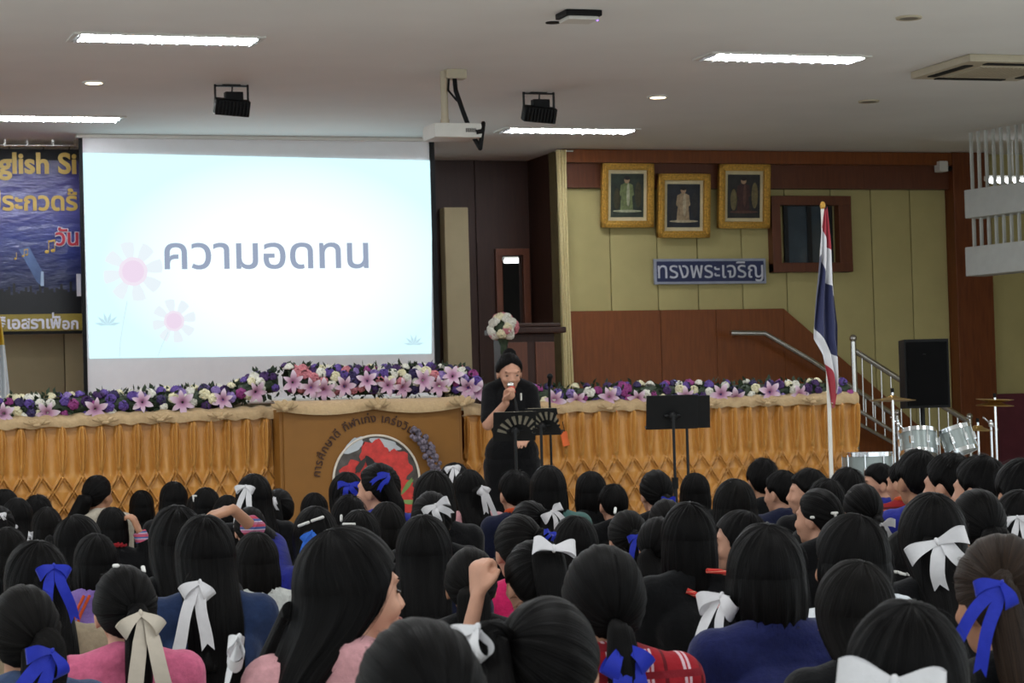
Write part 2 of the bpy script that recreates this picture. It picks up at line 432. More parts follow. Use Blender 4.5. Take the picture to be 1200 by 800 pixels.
# ------------------------------------------------------------------ balcony on the right
t = thing('balcony', 'white two-beam balcony with thin vertical bars at the end of the hall', 'balcony', at_depth(1165, 300, 23.0) * 1.0)
pa, pb = at_depth(1131, 303, 23.4), at_depth(1240, 299, 22.3)
qa, qb = at_depth(1130, 235, 23.4), at_depth(1240, 229, 22.3)
dv = Vector((pb.x - pa.x, pb.y - pa.y, 0)); L = dv.length; an = math.atan2(dv.y, dv.x)
def beam(p, q, h):
    me = B().box((L / 2, .12, 0), (L, .24, h), .012).mesh('beam', 'white_beam', True)
    return obj('beam', me, t, loc=Vector((p.x, p.y, (p.z + q.z) / 2)) - t.location, rot=(0, 0, an))
beam(pa, pb, .275); beam(qa, qb, .27)
for k in range(12):
    u = (k + .5) / 12 if k else .03
    x = pa + dv * (0.02 + k * .083)
    me = B().box((0, .1, 0), (.022, .03, ZC - pa.z - .03), .004).mesh('bar', 'white_beam')
    obj('bar', me, t, loc=Vector((x.x, x.y, (ZC + pa.z - .03) / 2)) - t.location, rot=(0, 0, an))
t2 = thing('balcony_light', 'row of bright strip light showing between the balcony bars', 'light', at_depth(1190, 212, 24.4))
B().box((0, .04, .03), (.6, .1, .05), .006).obj('housing', 'white_plastic', t2)
for k in range(7): B().sph((-.24 + .08 * k, -.02, 0), (.034, .03, .03)).obj('lamp', emit('balcony_glow', 'f6faff', 6) if k == 0 else 'balcony_glow_', t2) if False else None
gm = emit('balcony_glow', 'f6faff', 4.0)
for k in range(7): B().sph((-.27 + .09 * k, -.02, 0), (.036, .03, .028)).obj('lamp', gm, t2, smooth=True)
B().tube((0, .04, .05), (0, .04, ZC - t2.location.z), .01).obj('hanger', 'white_plastic', t2)

# ------------------------------------------------------------------ ceiling fittings
tube_m = emit('fluorescent_tube', 'f4f8ff', TUBE_STRENGTH)
refl = pm('lamp_reflector', 'e6e8ea', .3, .2)
def fixture():
    t = thing('ceiling_light', '', 'ceiling light', (0, 0, 0), group='recessed fluorescent fittings in the ceiling')
    b = B()
    for sx, c, d in ((0, (0, .17, 0), (1.30, .03, .014)), (0, (0, -.17, 0), (1.30, .03, .014)), (0, (.635, 0, 0), (.03, .34, .014)), (0, (-.635, 0, 0), (.03, .34, .014))):
        b.box(c, d, .004)
    b.obj('frame', 'white_plastic', t); B().box((0, 0, .004), (1.25, .32, .005)).obj('reflector', refl, t)
    for y in (-.07, .07): B().tube((-.6, y, -.004), (.6, y, -.004), .007, seg=10).obj('tube', tube_m, t)
    b = B()
    for k in range(13): b.box((-.6 + .1 * k, 0, -.009), (.008, .31, .018))
    b.box((0, 0, -.009), (1.25, .006, .018)); b.obj('louver', refl, t)
    return t
fx0 = fixture()
spots = [(195, 46, 'slim ceiling light above the audience with its end over the black floodlight'),
         (917, 68, 'slim ceiling light in front of the square air conditioner'),
         (665, 153, 'slim ceiling light just above the stage opening beside a floodlight'),
         (70, 139, 'slim ceiling light cut off by the picture edge above the banner')]
for i, (px, py, lab) in enumerate(spots):
    o = fx0 if i == 0 else copy_tree(fx0); p = at_z(px, py, ZC - .007)
    if i == 3: p.x = at_z(143, 139, ZC).x - .64
    o.location = (p.x, p.y, ZC - .007); o['label'] = lab
# the same rows of lamps go on over the audience, behind the camera
def hall_lamp(x, y):
    l = bpy.data.lights.new('hall_lamp', 'AREA'); l.shape = 'RECTANGLE'; l.size = 1.2; l.size_y = .3; l.energy = HALL_LAMP_W; l.color = (.96, .98, 1)
    o = bpy.data.objects.new('hall_lamp', l); o.location = (x, y, ZC - .05); link(o)
for y in (0.0, 5.0, 10.0, 13.5):
    for x in (-1.5, 2.0, 5.5, 9.5): hall_lamp(x, y)

def ceil_pt(px, py): return at_z(px, py, ZC)
warm = emit('downlight_glow', 'ffe9c0', 6.0)
def downlight(px, py, lit, lab):
    p = ceil_pt(px, py); t = thing('downlight', lab, 'ceiling light', (p.x, p.y, ZC - .008))
    b = B().lathe((0, 0, 0), [(.065, -.004), (.085, -.006), (.09, 0), (.09, .008), (.065, .008)]); b.obj('ring', 'white_plastic' if lit else 'ivory', t, smooth=True)
    B().lathe((0, 0, 0), [(.001, -.003), (.064, -.003), (.064, .007), (.001, .007)]).obj('lamp', warm if lit else pm('unlit_lens', '77726a', .5), t)
downlight(110, 96, True, 'small round lit downlight between two slim ceiling lights')
downlight(771, 113, True, 'small round lit downlight near the floodlight above the stage opening')
downlight(1065, 20, False, 'small unlit round ceiling disc above the square air conditioner')
downlight(1018, 118, False, 'small unlit round ceiling disc below the slim light, beside the air conditioner')

p = ceil_pt(1165, 75); t = thing('air_conditioner', 'square beige air conditioner cassette set in the ceiling', 'air conditioner', (p.x, p.y, ZC - .03))
B().box((0, 0, 0), (.95, .95, .06), .02).obj('panel', 'ivory', t)
for k in range(4):
    a = k * math.pi / 2; me = B().box((0, .385, -.032), (.6, .07, .012), .003).mesh('vent', 'black'); obj('vent', me, t, rot=(0, 0, a))
b = B().box((0, 0, -.033), (.55, .55, .01), .003)
for k in range(14): b.box((-.24 + .037 * k, 0, -.04), (.012, .52, .008))
b.obj('grille', 'ivory', t)

p = ceil_pt(678, 14); t = thing('wireless_router', 'black and white flat box fixed to the ceiling near the top edge', 'router', (p.x, p.y, ZC))
B().box((0, 0, -.02), (.25, .22, .04), .012).obj('base', 'black', t)
B().box((0, 0, -.052), (.21, .19, .026), .012).obj('cover', 'white_plastic', t)
B().sph((.1, -.08, -.066), (.008, .008, .004)).obj('status_lamp', emit('violet_led', '8a60ff', 3), t)
p = ceil_pt(648, 26); B().tube((0, 0, -.004), (0, 0, .003), .05, seg=18).obj('ceiling_plug', 'black', None, loc=(p.x, p.y, ZC - .003))
tag(bpy.data.objects['ceiling_plug'], 'tiny dark disc on the ceiling beside the flat black and white box', 'ceiling plug')

def floodlight(px, py_top, py_bot, lab, tilt):
    p = ceil_pt(px, py_top); Z = (p - CAM).dot(FWD); s = Z / F_PX
    t = thing('floodlight', lab, 'floodlight', (p.x, p.y, ZC), group='black floodlights hanging from the ceiling')
    h = (py_bot - py_top) * s; wd = .125
    b = B().box((0, 0, -.006), (.14, .03, .012))
    for sx in (-1, 1): b.box((sx * .128, 0, -h * .34), (.014, .02, h * .68), .002)
    b.box((0, 0, -.012), (.27, .02, .012)); b.tube((.01, 0, 0), (.0, .0, -h * .4), .006); b.obj('bracket', 'blackmetal', t)
    B().box((.02, .02, -h * .38), (.14, .08, h * .3), .01).obj('driver_box', 'black', t)
    me = B().box((0, 0, 0), (.27, .10, h * .5), .012).mesh('head', 'black', True); hd = obj('head', me, t, loc=(0, 0, -h * .72), rot=(tilt, math.radians(4), 0))
    b = B()
    for k in range(9): b.box((-.11 + .0275 * k, -.056, 0), (.008, .02, h * .44))
    b.obj('cooling_fins', 'blackmetal', hd)
    B().box((0, .052, 0), (.23, .006, h * .4), .002).obj('lens', gl, hd)
floodlight(271, 99, 136, 'black floodlight on a bracket over the projection screen', .35)
floodlight(631, 108, 144, 'black floodlight on a bracket beside the projector', .35)

p = ceil_pt(528, 82); Z = (p - CAM).dot(FWD); s = Z / F_PX
t = thing('projector', 'white ceiling projector on a drop pole with a black cable', 'projector', (p.x, p.y, ZC))
B().box((.03, 0, -.035), (.16, .12, .07), .008).obj('ceiling_mount', 'ivory', t)
L = 65 * s
B().tube((-.055, 0, -.01), (-.055, 0, -L), .028).tube((-.055, 0, -L * .9), (-.055, 0, -L), .034).obj('pole', 'ivory', t, smooth=True)
bd = B().box((0, 0, -L - .055), (.38, .32, .115), .035).obj('body', 'white_plastic', t, smooth=True)
B().tube((-.1, .15, -L - .055), (-.1, .19, -L - .055), .045, seg=20).obj('lens', gl, t, smooth=True)
b = B()
for k in range(7): b.box((.06 + .012 * k, -.161, -L - .055), (.005, .006, .03))
b.obj('vent', 'black', t)
pts = [Vector((.02, -.03, -.06)), Vector((.02, -.05, -.16)), Vector((.07, -.06, -.32)), Vector((.125, -.07, -.48)), Vector((.185, -.1, -.60)), Vector((.205, -.13, -L - .0)), Vector((.19, -.15, -L - .06)), Vector((.14, -.165, -L - .07))]
B().path(pts, .018).obj('cable', 'black', t, smooth=True)
B().path([Vector((-.02, -.02, -.06)), Vector((-.035, -.04, -.16)), Vector((.03, -.05, -.24))], .008).obj('cable', 'black', t, smooth=True)

p = at_y(1109, 194, YW - .3); t = thing('wall_camera', 'small white box on the dark beam beside the wooden pilaster', 'security camera', (p.x, YW - .14, p.z))
B().box((0, -.05, 0), (.10, .12, .11), .015).obj('housing', 'white_plastic', t, smooth=True)
B().tube((.06, -.06, -.01), (.085, -.1, -.03), .025).obj('lens', 'black', t)

# ------------------------------------------------------------------ projection screen and banner
YS = 21.9
def sp(px, py, dy=0): return at_y(px, py, YS + dy)
t = thing('projection_screen', 'large white projection screen showing a Thai word slide with pale flowers', 'screen', sp(305, 320))
tl, tr, bl, br = sp(93, 170), sp(509, 176), sp(98, 475), sp(516, 462)
zt_, zb_ = ZC - .01, bl.z; xl_, xr_ = (tl.x + bl.x) / 2, (tr.x + br.x) / 2
xi0, xi1 = xl_ + .035, xr_ - .045
wpart('fabric', B().box(((xl_ + xr_) / 2, YS + .012, (zt_ + zb_) / 2), (xr_ - xl_, .012, zt_ - zb_)), pm('screen_fabric', 'f0f0f2', .9, var=.02), t)
for x, wd in ((xl_ + .016, .034), (xr_ - .022, .046)):
    wpart('border', B().box((x, YS, (zt_ + zb_) / 2), (wd, .02, zt_ - zb_)), 'black', t)
wpart('casing', B().box(((xl_ + xr_) / 2, YS + .01, ZC - .018), (xr_ - xl_ + .04, .08, .03), .004), 'white_plastic', t)
wpart('bottom_bar', B().tube((xl_, YS, zb_), (xr_, YS, zb_), .022), 'white_plastic', t, True)
# slide: pale cyan at its rim, near white in the middle
sm = NT('slide_light'); sm.b.inputs['Base Color'].default_value = (0, 0, 0, 1); sm.b.inputs['Specular IOR Level'].default_value = 0
v = sm.coord('Generated'); g = sm.n('ShaderNodeSeparateXYZ'); sm.l(v, g.inputs[0])
dx = sm.math('ABSOLUTE', sm.math('SUBTRACT', g.outputs[0], .55)); dz = sm.math('ABSOLUTE', sm.math('SUBTRACT', g.outputs[2], .45))
rr = sm.math('ADD', sm.math('POWER', sm.math('MULTIPLY', dx, 1.7), 2), sm.math('POWER', sm.math('MULTIPLY', dz, 1.6), 2))
sm.l(sm.ramp(rr, [(.05, lin('f0fcff')), (.75, lin('ccf3fb'))]), sm.b.inputs['Emission Color']); sm.b.inputs['Emission Strength'].default_value = SLIDE_STRENGTH
q = [sp(97, 179, -.004), sp(506.5, 188, -.004), sp(505.5, 414, -.004), sp(105, 420, -.004)]
sl = wpart('projected_slide', B().poly(q, .004), sm.m, t)
def slide_em(n, c): return emit(n, c, .68)
e_txt, e_pet, e_heart, e_ring, e_leaf, e_stem = (slide_em('slide_' + n, c) for n, c in (('word', '9aa6bd'), ('petal', 'e9f3f9'), ('heart', 'f0e6f3'), ('ring', 'eddaee'), ('leaf', 'c4e4ee'), ('stem', 'd4eaf2')))
wtext('slide_lettering', 'ความอดทน', 193, 432, 316, YS - .012, e_txt, sl, bold=.012, height=(sp(300, 286).z - sp(300, 317).z) * 1.0, label='grey Thai lettering')
def disc(px, py, rpx, dy):
    c = sp(px, py, dy); r = rpx / F_PX * 22.6
    return B().tube((c.x, c.y, c.z), (c.x, c.y - .002, c.z), r, seg=28)
def flower(px, py, R, rh, pink):
    c = sp(px, py, -.007); s = 22.6 / F_PX; b = B()
    for k in range(8):
        a = k * math.pi / 4 + .2; pts = []
        for (f, wd) in ((.32, .07), (.7, .2), (.98, .23), (1.02, .1), (1.0, -.1), (.94, -.23), (.7, -.2), (.32, -.07)):
            pts.append((c.x + (f * math.cos(a) - wd * math.sin(a)) * R * s, c.y, c.z + (f * math.sin(a) + wd * math.cos(a)) * R * s))
        b.poly(pts, -.001)
    wpart('flower_petals', b, e_pet, sl)
    wpart('flower_ring', disc(px, py, rh * 1.18, -.009), e_heart, sl); wpart('flower_heart', disc(px, py, rh * .9, -.012), e_ring if pink else e_heart, sl)
flower(156, 318, 34, 14, True); flower(204, 376, 25, 10, True)
def stroke(pts, wpx, mat, name):
    b = B(); P = [sp(x, y, -.006) for x, y in pts]; wd = wpx * 22.6 / F_PX
    for a, c in zip(P[:-1], P[1:]): b.tube(a, c, wd / 2, seg=6)
    wpart(name, b, mat, sl)
stroke([(149, 353), (145, 375), (141, 400), (140, 418)], 1.2, e_stem, 'flower_stem'); stroke([(197, 389), (190, 404), (185, 417)], 1.0, e_stem, 'flower_stem')
def leafspray(px, py, r):
    c = sp(px, py, -.007); s = 22.6 / F_PX; b = B()
    for k in range(6):
        a = math.radians(10 + 32 * k); d = Vector((math.cos(a), 0, math.sin(a))); n_ = Vector((-d.z, 0, d.x))
        b.poly([c, c + (d * .5 + n_ * .12) * r * s, c + d * r * s, c + (d * .5 - n_ * .12) * r * s], -.001)
    wpart('leaf_spray', b, e_leaf, sl)
leafspray(126, 381, 15); leafspray(485, 404, 13)

YBN = 22.45
def bp(px, py, dy=0): return at_y(px, py, YBN + dy)
t = thing('event_banner', 'dark blue printed event banner with gold Thai and English lettering beside the screen', 'banner', bp(40, 285))
p0, p1 = bp(-60, 391), bp(100, 178)
bm_ = NT('printed_banner'); v = bm_.coord('Object'); g = bm_.n('ShaderNodeSeparateXYZ'); bm_.l(v, g.inputs[0])
zz = bm_.math('ADD', g.outputs[2], 0.0)
zn = bm_.math('DIVIDE', bm_.math('SUBTRACT', zz, p0.z - t.location.z), p1.z - p0.z)
cc = bm_.ramp(zn, [(.12, lin('0d1018')), (.30, lin('18224e')), (.52, lin('34408a')), (.68, lin('56559c')), (.85, lin('403a84')), (.97, lin('1a1838'))])  # print gradient, with flash glare painted into the lighter upper blues
nz = bm_.noise(v, 2.2, 4); cc = bm_.mixc(bm_.math('MULTIPLY', nz, .5), cc, lin('161b44'))
bm_.l(cc, bm_.b.inputs['Base Color']); bm_.b.inputs['Roughness'].default_value = .32
bm_.bump(bm_.noise(bm_.coord('Object', (1, 1, 3)), 3.0, 3), .5, .05)
wpart('sheet', B().box(((p0.x + p1.x) / 2, YBN, (p0.z + p1.z) / 2), (p1.x - p0.x, .012, p1.z - p0.z)), bm_.m, t)
gold = pm('banner_gold', 'c9a84e', .4); bwhite = pm('banner_white', 'd9d8e2', .4); bred = pm('banner_red', 'b02c3c', .4); byel = pm('banner_yellow', '8f7d2e', .4)
z0, z1 = bp(40, 388).z, bp(40, 368).z
wpart('yellow_strip', B().box(((p0.x + p1.x) / 2, YBN - .008, (z0 + z1) / 2), (p1.x - p0.x, .008, z1 - z0)), byel, t)
wpart('dark_hem', B().box(((p0.x + p1.x) / 2, YBN - .006, p1.z - .03), (p1.x - p0.x, .012, .1)), 'black', t)
wpart('dark_hem', B().box(((p0.x + p1.x) / 2, YBN - .006, p0.z + .0), (p1.x - p0.x, .012, .03)), 'black', t)
wtext('banner_title', 'English Si', -34, 90, 211, YBN - .012, gold, t, bold=.03)
wtext('banner_contest', 'ประกวดร้', -14, 91, 247, YBN - .012, gold, t, bold=.028)
wtext('banner_date', 'วัน', 64, 93, 289, YBN - .012, bwhite, t, bold=.06); wtext('banner_date', 'วัน', 65, 92, 288, YBN - .02, bred, t, bold=.02)
wtext('banner_time', '1', 90, 95, 347, YBN - .012, bwhite, t, bold=.02)
wtext('banner_footer', 'ธิเอสราเพื', -3, 72, 386, YBN - .016, bwhite, t, bold=.03); wtext('banner_footer', 'อก', 73, 92, 386, YBN - .016, bwhite, t, bold=.03)
b = B(); c = bp(58, 372); b.box((c.x + .03, YBN - .016, bp(58, 369.5).z), (.016, .006, .05)); wpart('banner_footer', b, bwhite, t)
# printed stage crowd and spotlight beam
b = B(); xs_ = np.linspace(p0.x, p1.x, 60); zb = z1
for i in range(59):
    h = .17 + .10 * abs(math.sin(i * 1.7)) * rng.random() + .05 * rng.random(); b.box(((xs_[i] + xs_[i + 1]) / 2, YBN - .007, zb + h / 2), (xs_[i + 1] - xs_[i] + .002, .004, h))
wpart('crowd_print', b, pm('banner_black', '0a0b10', .35), t)
beam_m = pm('beam_print', '4f6794', .35, var=.35, nscale=4)
wpart('beam_print', B().poly([bp(22, 292, -.008), bp(34, 289, -.008), bp(52, 322, -.008), bp(49, 335, -.008), bp(43, 330, -.008)], -.001), beam_m, t)
wpart('beam_print', B().poly([bp(48, 318, -.009), bp(51, 318, -.009), bp(51.5, 335, -.009), bp(47.5, 335, -.009)], -.001), pm('beam_core', 'a9c0d8', .35), t)
def note(px, py, s, double=True):
    b = B(); k = 22.9 / F_PX * s
    for ox in ((0, 7) if double else (0,)):
        c = bp(px + ox * s / 1.0, py - (1.5 if ox else 0), -.010); b.sph(c, (2.6 * k, .004, 2 * k), u=10, v=6); b.box((c.x + 2.2 * k, c.y, c.z + 6 * k), (.9 * k, .004, 12 * k))
    if double:
        c = bp(px, py, -.010); b.box((c.x + 5.8 * k, c.y, c.z + 12.5 * k), (8 * k, .004, 2.2 * k), rot=(0, -.2, 0))
    wpart('note_print', b, gold, t)
note(55, 295, 1.0); note(27, 300, .6); note(18, 303, .6, False)
t = thing('curtain_rod', 'thin metal rod running along the ceiling above the printed banner', 'curtain rod', bp(40, 170))
a_, c_ = bp(-60, 168), bp(88, 169); z_ = ZC - .05
wpart('rod', B().tube((a_.x, YBN - .1, z_), (c_.x, YBN - .1, z_), .014), 'metal', t, True)
for px in (4, 30, 60, 86): wpart('bracket', B().box((bp(px, 169).x, YBN - .1, ZC - .02), (.02, .03, .08), .003), 'metal', t)
for px in (-40, 10, 50, 80): wpart('banner_tie', B().tube((bp(px, 169).x, YBN - .1, z_), (bp(px, 176).x, YBN - .02, p1.z + .008), .004, seg=6), 'black', t)

# ------------------------------------------------------------------ portraits and sign on the wall
def portrait(px0, py0, px1, py1, lab, bgc, robe, accent, seatc):
    a_, c_ = at_y(px0, py1, YW - .12), at_y(px1, py0, YW - .12)
    W_, H_ = c_.x - a_.x, c_.z - a_.z
    t = thing('framed_portrait', lab, 'portrait', ((a_.x + c_.x) / 2, YW - .075 - .08, (a_.z + c_.z) / 2), group='gilt framed portraits high on the wall')
    t.rotation_euler = (math.radians(6), 0, 0)
    fw = W_ * .125; b = B()
    for sx in (-1, 1): b.box((sx * (W_ / 2 - fw / 2), 0, 0), (fw, .06, H_), .018); b.box((sx * (W_ / 2 - fw * .5), -.025, 0), (fw * .4, .03, H_ - fw), .01)
    for sz in (-1, 1): b.box((0, 0, sz * (H_ / 2 - fw / 2)), (W_, .06, fw), .018); b.box((0, -.025, sz * (H_ / 2 - fw * .5)), (W_ - fw, .03, fw * .4), .01)
    b.obj('frame', 'gold_frame', t, smooth=True)
    B().box((0, .012, 0), (W_ - 1.6 * fw, .012, H_ - 1.6 * fw)).obj('mount_board', 'mat_board', t)
    pw_, ph_ = W_ - 3.0 * fw, H_ - 3.0 * fw
    pic = B().box((0, .004, 0), (pw_, .008, ph_)).obj('painting', pm('painting_ground', bgc, .5, var=.5, nscale=9), t)
    def el(n, c, x, z, rx_, rz_, k): B().sph((x * pw_, -.002 - .0015 * k, z * ph_), (rx_ * pw_, .0015, rz_ * ph_), u=18, v=10).obj(n, pm('painted_' + n + lab[:9], c, .5, var=.3, nscale=25), pic)
    rb = [(-.05, .30), (-.20, .24), (-.24, .02), (-.19, -.02), (-.17, .12), (-.22, -.36), (.18, -.36), (.13, .12), (.15, -.02), (.20, .02), (.16, .24), (.01, .30)]
    B().poly([(x * pw_, -.002, z * ph_) for x, z in rb], -.0015).obj('robe', pm('painted_robe' + lab[:9], robe, .5, var=.35, nscale=25), pic); el('sash', accent, .02, .02, .05, .27, 3)
    el('head', 'a98a6c', -.02, .355, .085, .075, 2); el('hair', '1f1a16', -.02, .40, .088, .045, 3)
    el('drapery', seatc, -.32, -.08, .1, .25, 1); el('drapery', seatc, .33, .02, .1, .3, 1); el('carpet', accent, .0, -.36, .44, .03, 2)
portrait(704, 192, 763, 267, 'gilt framed portrait of a standing robed figure, highest beside the stage opening', '2d352b', '6f7a4e', 'a7a88a', '3f3a24')
portrait(770, 204, 829, 279, 'gilt framed portrait of a pale robed figure, hung lowest, above the navy sign', '22252c', 'a08a6c', 'b8a98c', '2c2a2a')
portrait(841, 193, 899, 268, 'gilt framed portrait of a dark red robed figure, beside the brown window', '2a2724', '40231f', '5a3a30', '6f6340')
a_, c_ = at_y(768, 333, YW - .1), at_y(898, 302.5, YW - .1)
t = thing('wall_sign', 'long navy sign with white Thai lettering below the portraits', 'sign', ((a_.x + c_.x) / 2, YW - .07, (a_.z + c_.z) / 2))
W_, H_ = c_.x - a_.x, c_.z - a_.z
B().box((0, 0, 0), (W_, .03, H_), .003).obj('border', pm('sign_rim', '9a9fae', .5), t)
B().box((0, -.014, 0), (W_ - .05, .008, H_ - .05)).obj('board', pm('sign_navy', '222a52', .4), t)
text_at('lettering', 'ทรงพระเจริญ', (-W_ / 2 + .035, -.019, -H_ / 2 + .02), W_ - .07, pm('sign_silver', 'c7c9d2', .4), t, bold=.002, height=H_ - .05)

# ------------------------------------------------------------------ stage
YF = 16.2                                   # front of the stage
def fp(px, py, dy=0): return at_y(px, py, YF + dy)
xs0, xs1 = XL, fp(1003, 480).x
STZ = fp(700, 470).z
structure(B().box(((xs0 + xs1) / 2, (YF + .08 + YR) / 2, STZ / 2 - .02), (xs1 - xs0, YR - YF - .08, STZ - .04)).obj('stage_floor', 'wains'))

def gold_satin():
    t = NT('gold_satin'); v = t.coord('Object')
    f = t.noise(v, 4, 3)
    t.l(t.ramp(f, [(.3, lin('be8640')), (.7, lin('d29a50'))]), t.b.inputs['Base Color'])
    t.b.inputs['Roughness'].default_value = .33; t.b.inputs['Specular IOR Level'].default_value = .45
    t.b.inputs['Sheen Weight'].default_value = .3; t.b.inputs['Sheen Tint'].default_value = lin('e8b06a')
    t.bump(t.noise(v, 26, 4), .35, .012); return t.m
GOLD = gold_satin()
CREAM = fabric('cream_satin', 'bba07a', .5, .08, 300, .6)
M['gold_board'] = pm('gold_board', '86591f', .55, var=.06, nscale=5)

def skirt_surface(x, d, p, seed):
    """depth of the gathered cloth (out towards the hall) at x along the front and d below the top"""
    ph = np.random.default_rng(seed).random(400)
    jx = x + .012 * np.sin(x * 3.1 + seed) + .006 * np.sin(x * 9.7) 
    c = jx / p; i = np.floor(c).astype(int) % 400; u = c - np.floor(c) - .5           # -.5 .. .5 within one bundle
    T = 2.6 * p                                                                            # the bundles end here
    s = np.clip(d / T, 0, 1)
    wv = np.interp(s, [0, .06, .25, .55, .85, 1], [.13, .20, .31, .27, .14, .05])
    e = np.clip(1 - np.abs(u) / wv, 0, 1)
    lift = np.sqrt(e) * np.interp(s, [0, .05, .3, 1], [.03, .07, .07, .045])
    folds = .022 * np.cos(u / wv * 3.0 * np.pi + (ph[i] - .5)) * e ** .5
    slack = .018 * np.cos(2 * np.pi * (u + .5)) * (1 - e) * s
    up = lift + folds + slack
    # smocking: lattice of doubled ridges below
    h = p * 1.6; dd = (d - T) / h
    a1 = np.abs((c - .5 + dd) - np.round(c - .5 + dd)); a2 = np.abs((c - .5 - dd) - np.round(c - .5 - dd))
    def ridge(a): return np.exp(-((a - .062) / .036) ** 2) * .042 - np.exp(-(a / .028) ** 2) * .026
    cell = .02 * np.minimum(a1, a2) * 2
    low = np.maximum(ridge(a1), ridge(a2)) + cell
    k = np.clip((d - T + .02) / .05, 0, 1)
    return up * (1 - k) + low * k
def skirt(label, x0, x1, z0f, z1f, p, seed):
    t = thing('stage_skirt', label, 'stage skirt', ((x0 + x1) / 2, YF, 0), group='gold satin skirts along the stage front')
    nx = int((x1 - x0) / .0042); dmax = 1.14
    dl = np.concatenate([np.arange(0, .66, .0075), np.linspace(.67, dmax, 24)])
    X = np.linspace(x0, x1, nx); XX, DD = np.meshgrid(X, dl)
    top = np.interp(XX, [x0, x1], [z0f, z1f])
    Y = YF - skirt_surface(XX, DD, p, seed) - .005
    Z = top - DD * (top - .03) / dmax
    V = np.stack([XX - t.location.x, Y - YF, Z], -1).reshape(-1, 3)
    me = np_mesh('gathered_cloth', V, grid_faces(len(dl), nx), GOLD); obj('gathered_cloth', me, t)
    # cream topper band with soft folds
    n2 = 14; nx2 = int((x1 - x0) / .012); X = np.linspace(x0, x1, nx2); V = []
    for j in range(n2):
        f = j / (n2 - 1); a = f * math.pi * .62
        zt2 = np.interp(X, [x0, x1], [z0f, z1f])
        zz = zt2 - .008 + .085 * np.sin(a) + .006 * np.sin(X * 40 + 2 * np.sin(X * 7))
        yy = -.055 - .02 * np.sin(a * 1.3) + .10 * (1 - np.cos(a)) + .006 * np.sin(X * 55 + f * 5)
        V.append(np.stack([X - t.location.x, yy, zz], -1))
    obj('topper', np_mesh('topper', np.concatenate(V), grid_faces(n2, nx2), CREAM), t)
    k = 0; x = x0 + .2
    while x < x1 - .1:
        z = np.interp(x, [x0, x1], [z0f, z1f]); b = B()
        for q in range(5):
            aa = math.radians(-60 + 30 * q); b.sph((.055 * math.sin(aa), -.012 * (q % 2), .03 + .03 * math.cos(aa)), (.02, .016, .045), rot=(0, aa, 0), u=10, v=8)
        b.sph((0, -.02, .02), (.026, .02, .022), u=10, v=8); o = b.obj('knot', CREAM, t, smooth=True, loc=(x - t.location.x, -.095, z + .0)); o.scale = (1.0, .8, .5)
        x += .40 + .05 * math.sin(k * 2.1); k += 1
    return t
PITCH_S = (fp(240, 490).x - fp(20, 490).x) / (220 / 22.3)
xa0, xa1 = fp(-70, 500).x, fp(329, 487).x
xb0, xb1 = fp(541, 486).x, fp(1003, 471).x
skirt('gold satin skirt with smocked diamonds under the projection screen, beside the gold panel', xa0, xa1, fp(-70, 505).z, fp(329, 488).z, PITCH_S, 3)
skirt('gold satin skirt with smocked diamonds behind the music stands and the flag', xb0, xb1, fp(541, 486).z, fp(1003, 471).z, PITCH_S, 8)

# gold panel with the school motto
YP = YF - .22
def pp(px, py, dy=0): return at_y(px, py, YP + dy)
x0, x1 = pp(327, 490).x, pp(541, 490).x; zt1 = (pp(327, 482).z + pp(541, 472).z) / 2
t = thing('motto_panel', 'gold front panel with curved Thai lettering and a round red hibiscus picture', 'panel', ((x0 + x1) / 2, YP, 0))
W_ = x1 - x0; b = B().box((0, .12, zt1 / 2), (W_, .24, zt1), .006); b.obj('board', 'gold_board', t)
B().box((0, -.006, zt1 / 2), (W_ - .05, .02, zt1 - .03), .006).obj('face', 'gold_board', t)
# cream cloth along the top with three knots
n2, nx2 = 14, 120; X = np.linspace(-W_ / 2 - .03, W_ / 2 + .03, nx2); V = []
for j in range(n2):
    f = j / (n2 - 1); a = f * math.pi * .65
    sag = .03 * np.abs(np.sin(X / W_ * 2 * np.pi)) 
    zz = zt1 - .015 - sag * (1 - f) + .075 * np.sin(a); yy = -.05 - .015 * np.sin(a) + .12 * (1 - np.cos(a)) + .005 * np.sin(X * 60)
    V.append(np.stack([X, yy, zz], -1))
obj('cream_cloth', np_mesh('cream_cloth', np.concatenate(V), grid_faces(n2, nx2), CREAM), t)
for x in (-W_ / 2 + .02, 0.02, W_ / 2 - .02):
    b = B()
    for q in range(5):
        aa = math.radians(-70 + 35 * q); b.sph((.07 * math.sin(aa), -.02 - .012 * (q % 2), .02 + .03 * math.cos(aa)), (.03, .018, .06), rot=(0, aa, 0), u=10, v=8)
    b.sph((0, -.04, .0), (.03, .022, .028), u=10, v=8); b.obj('knot', CREAM, t, smooth=True, loc=(x, -.07, zt1 + .0)).scale = (.75, .8, .6)
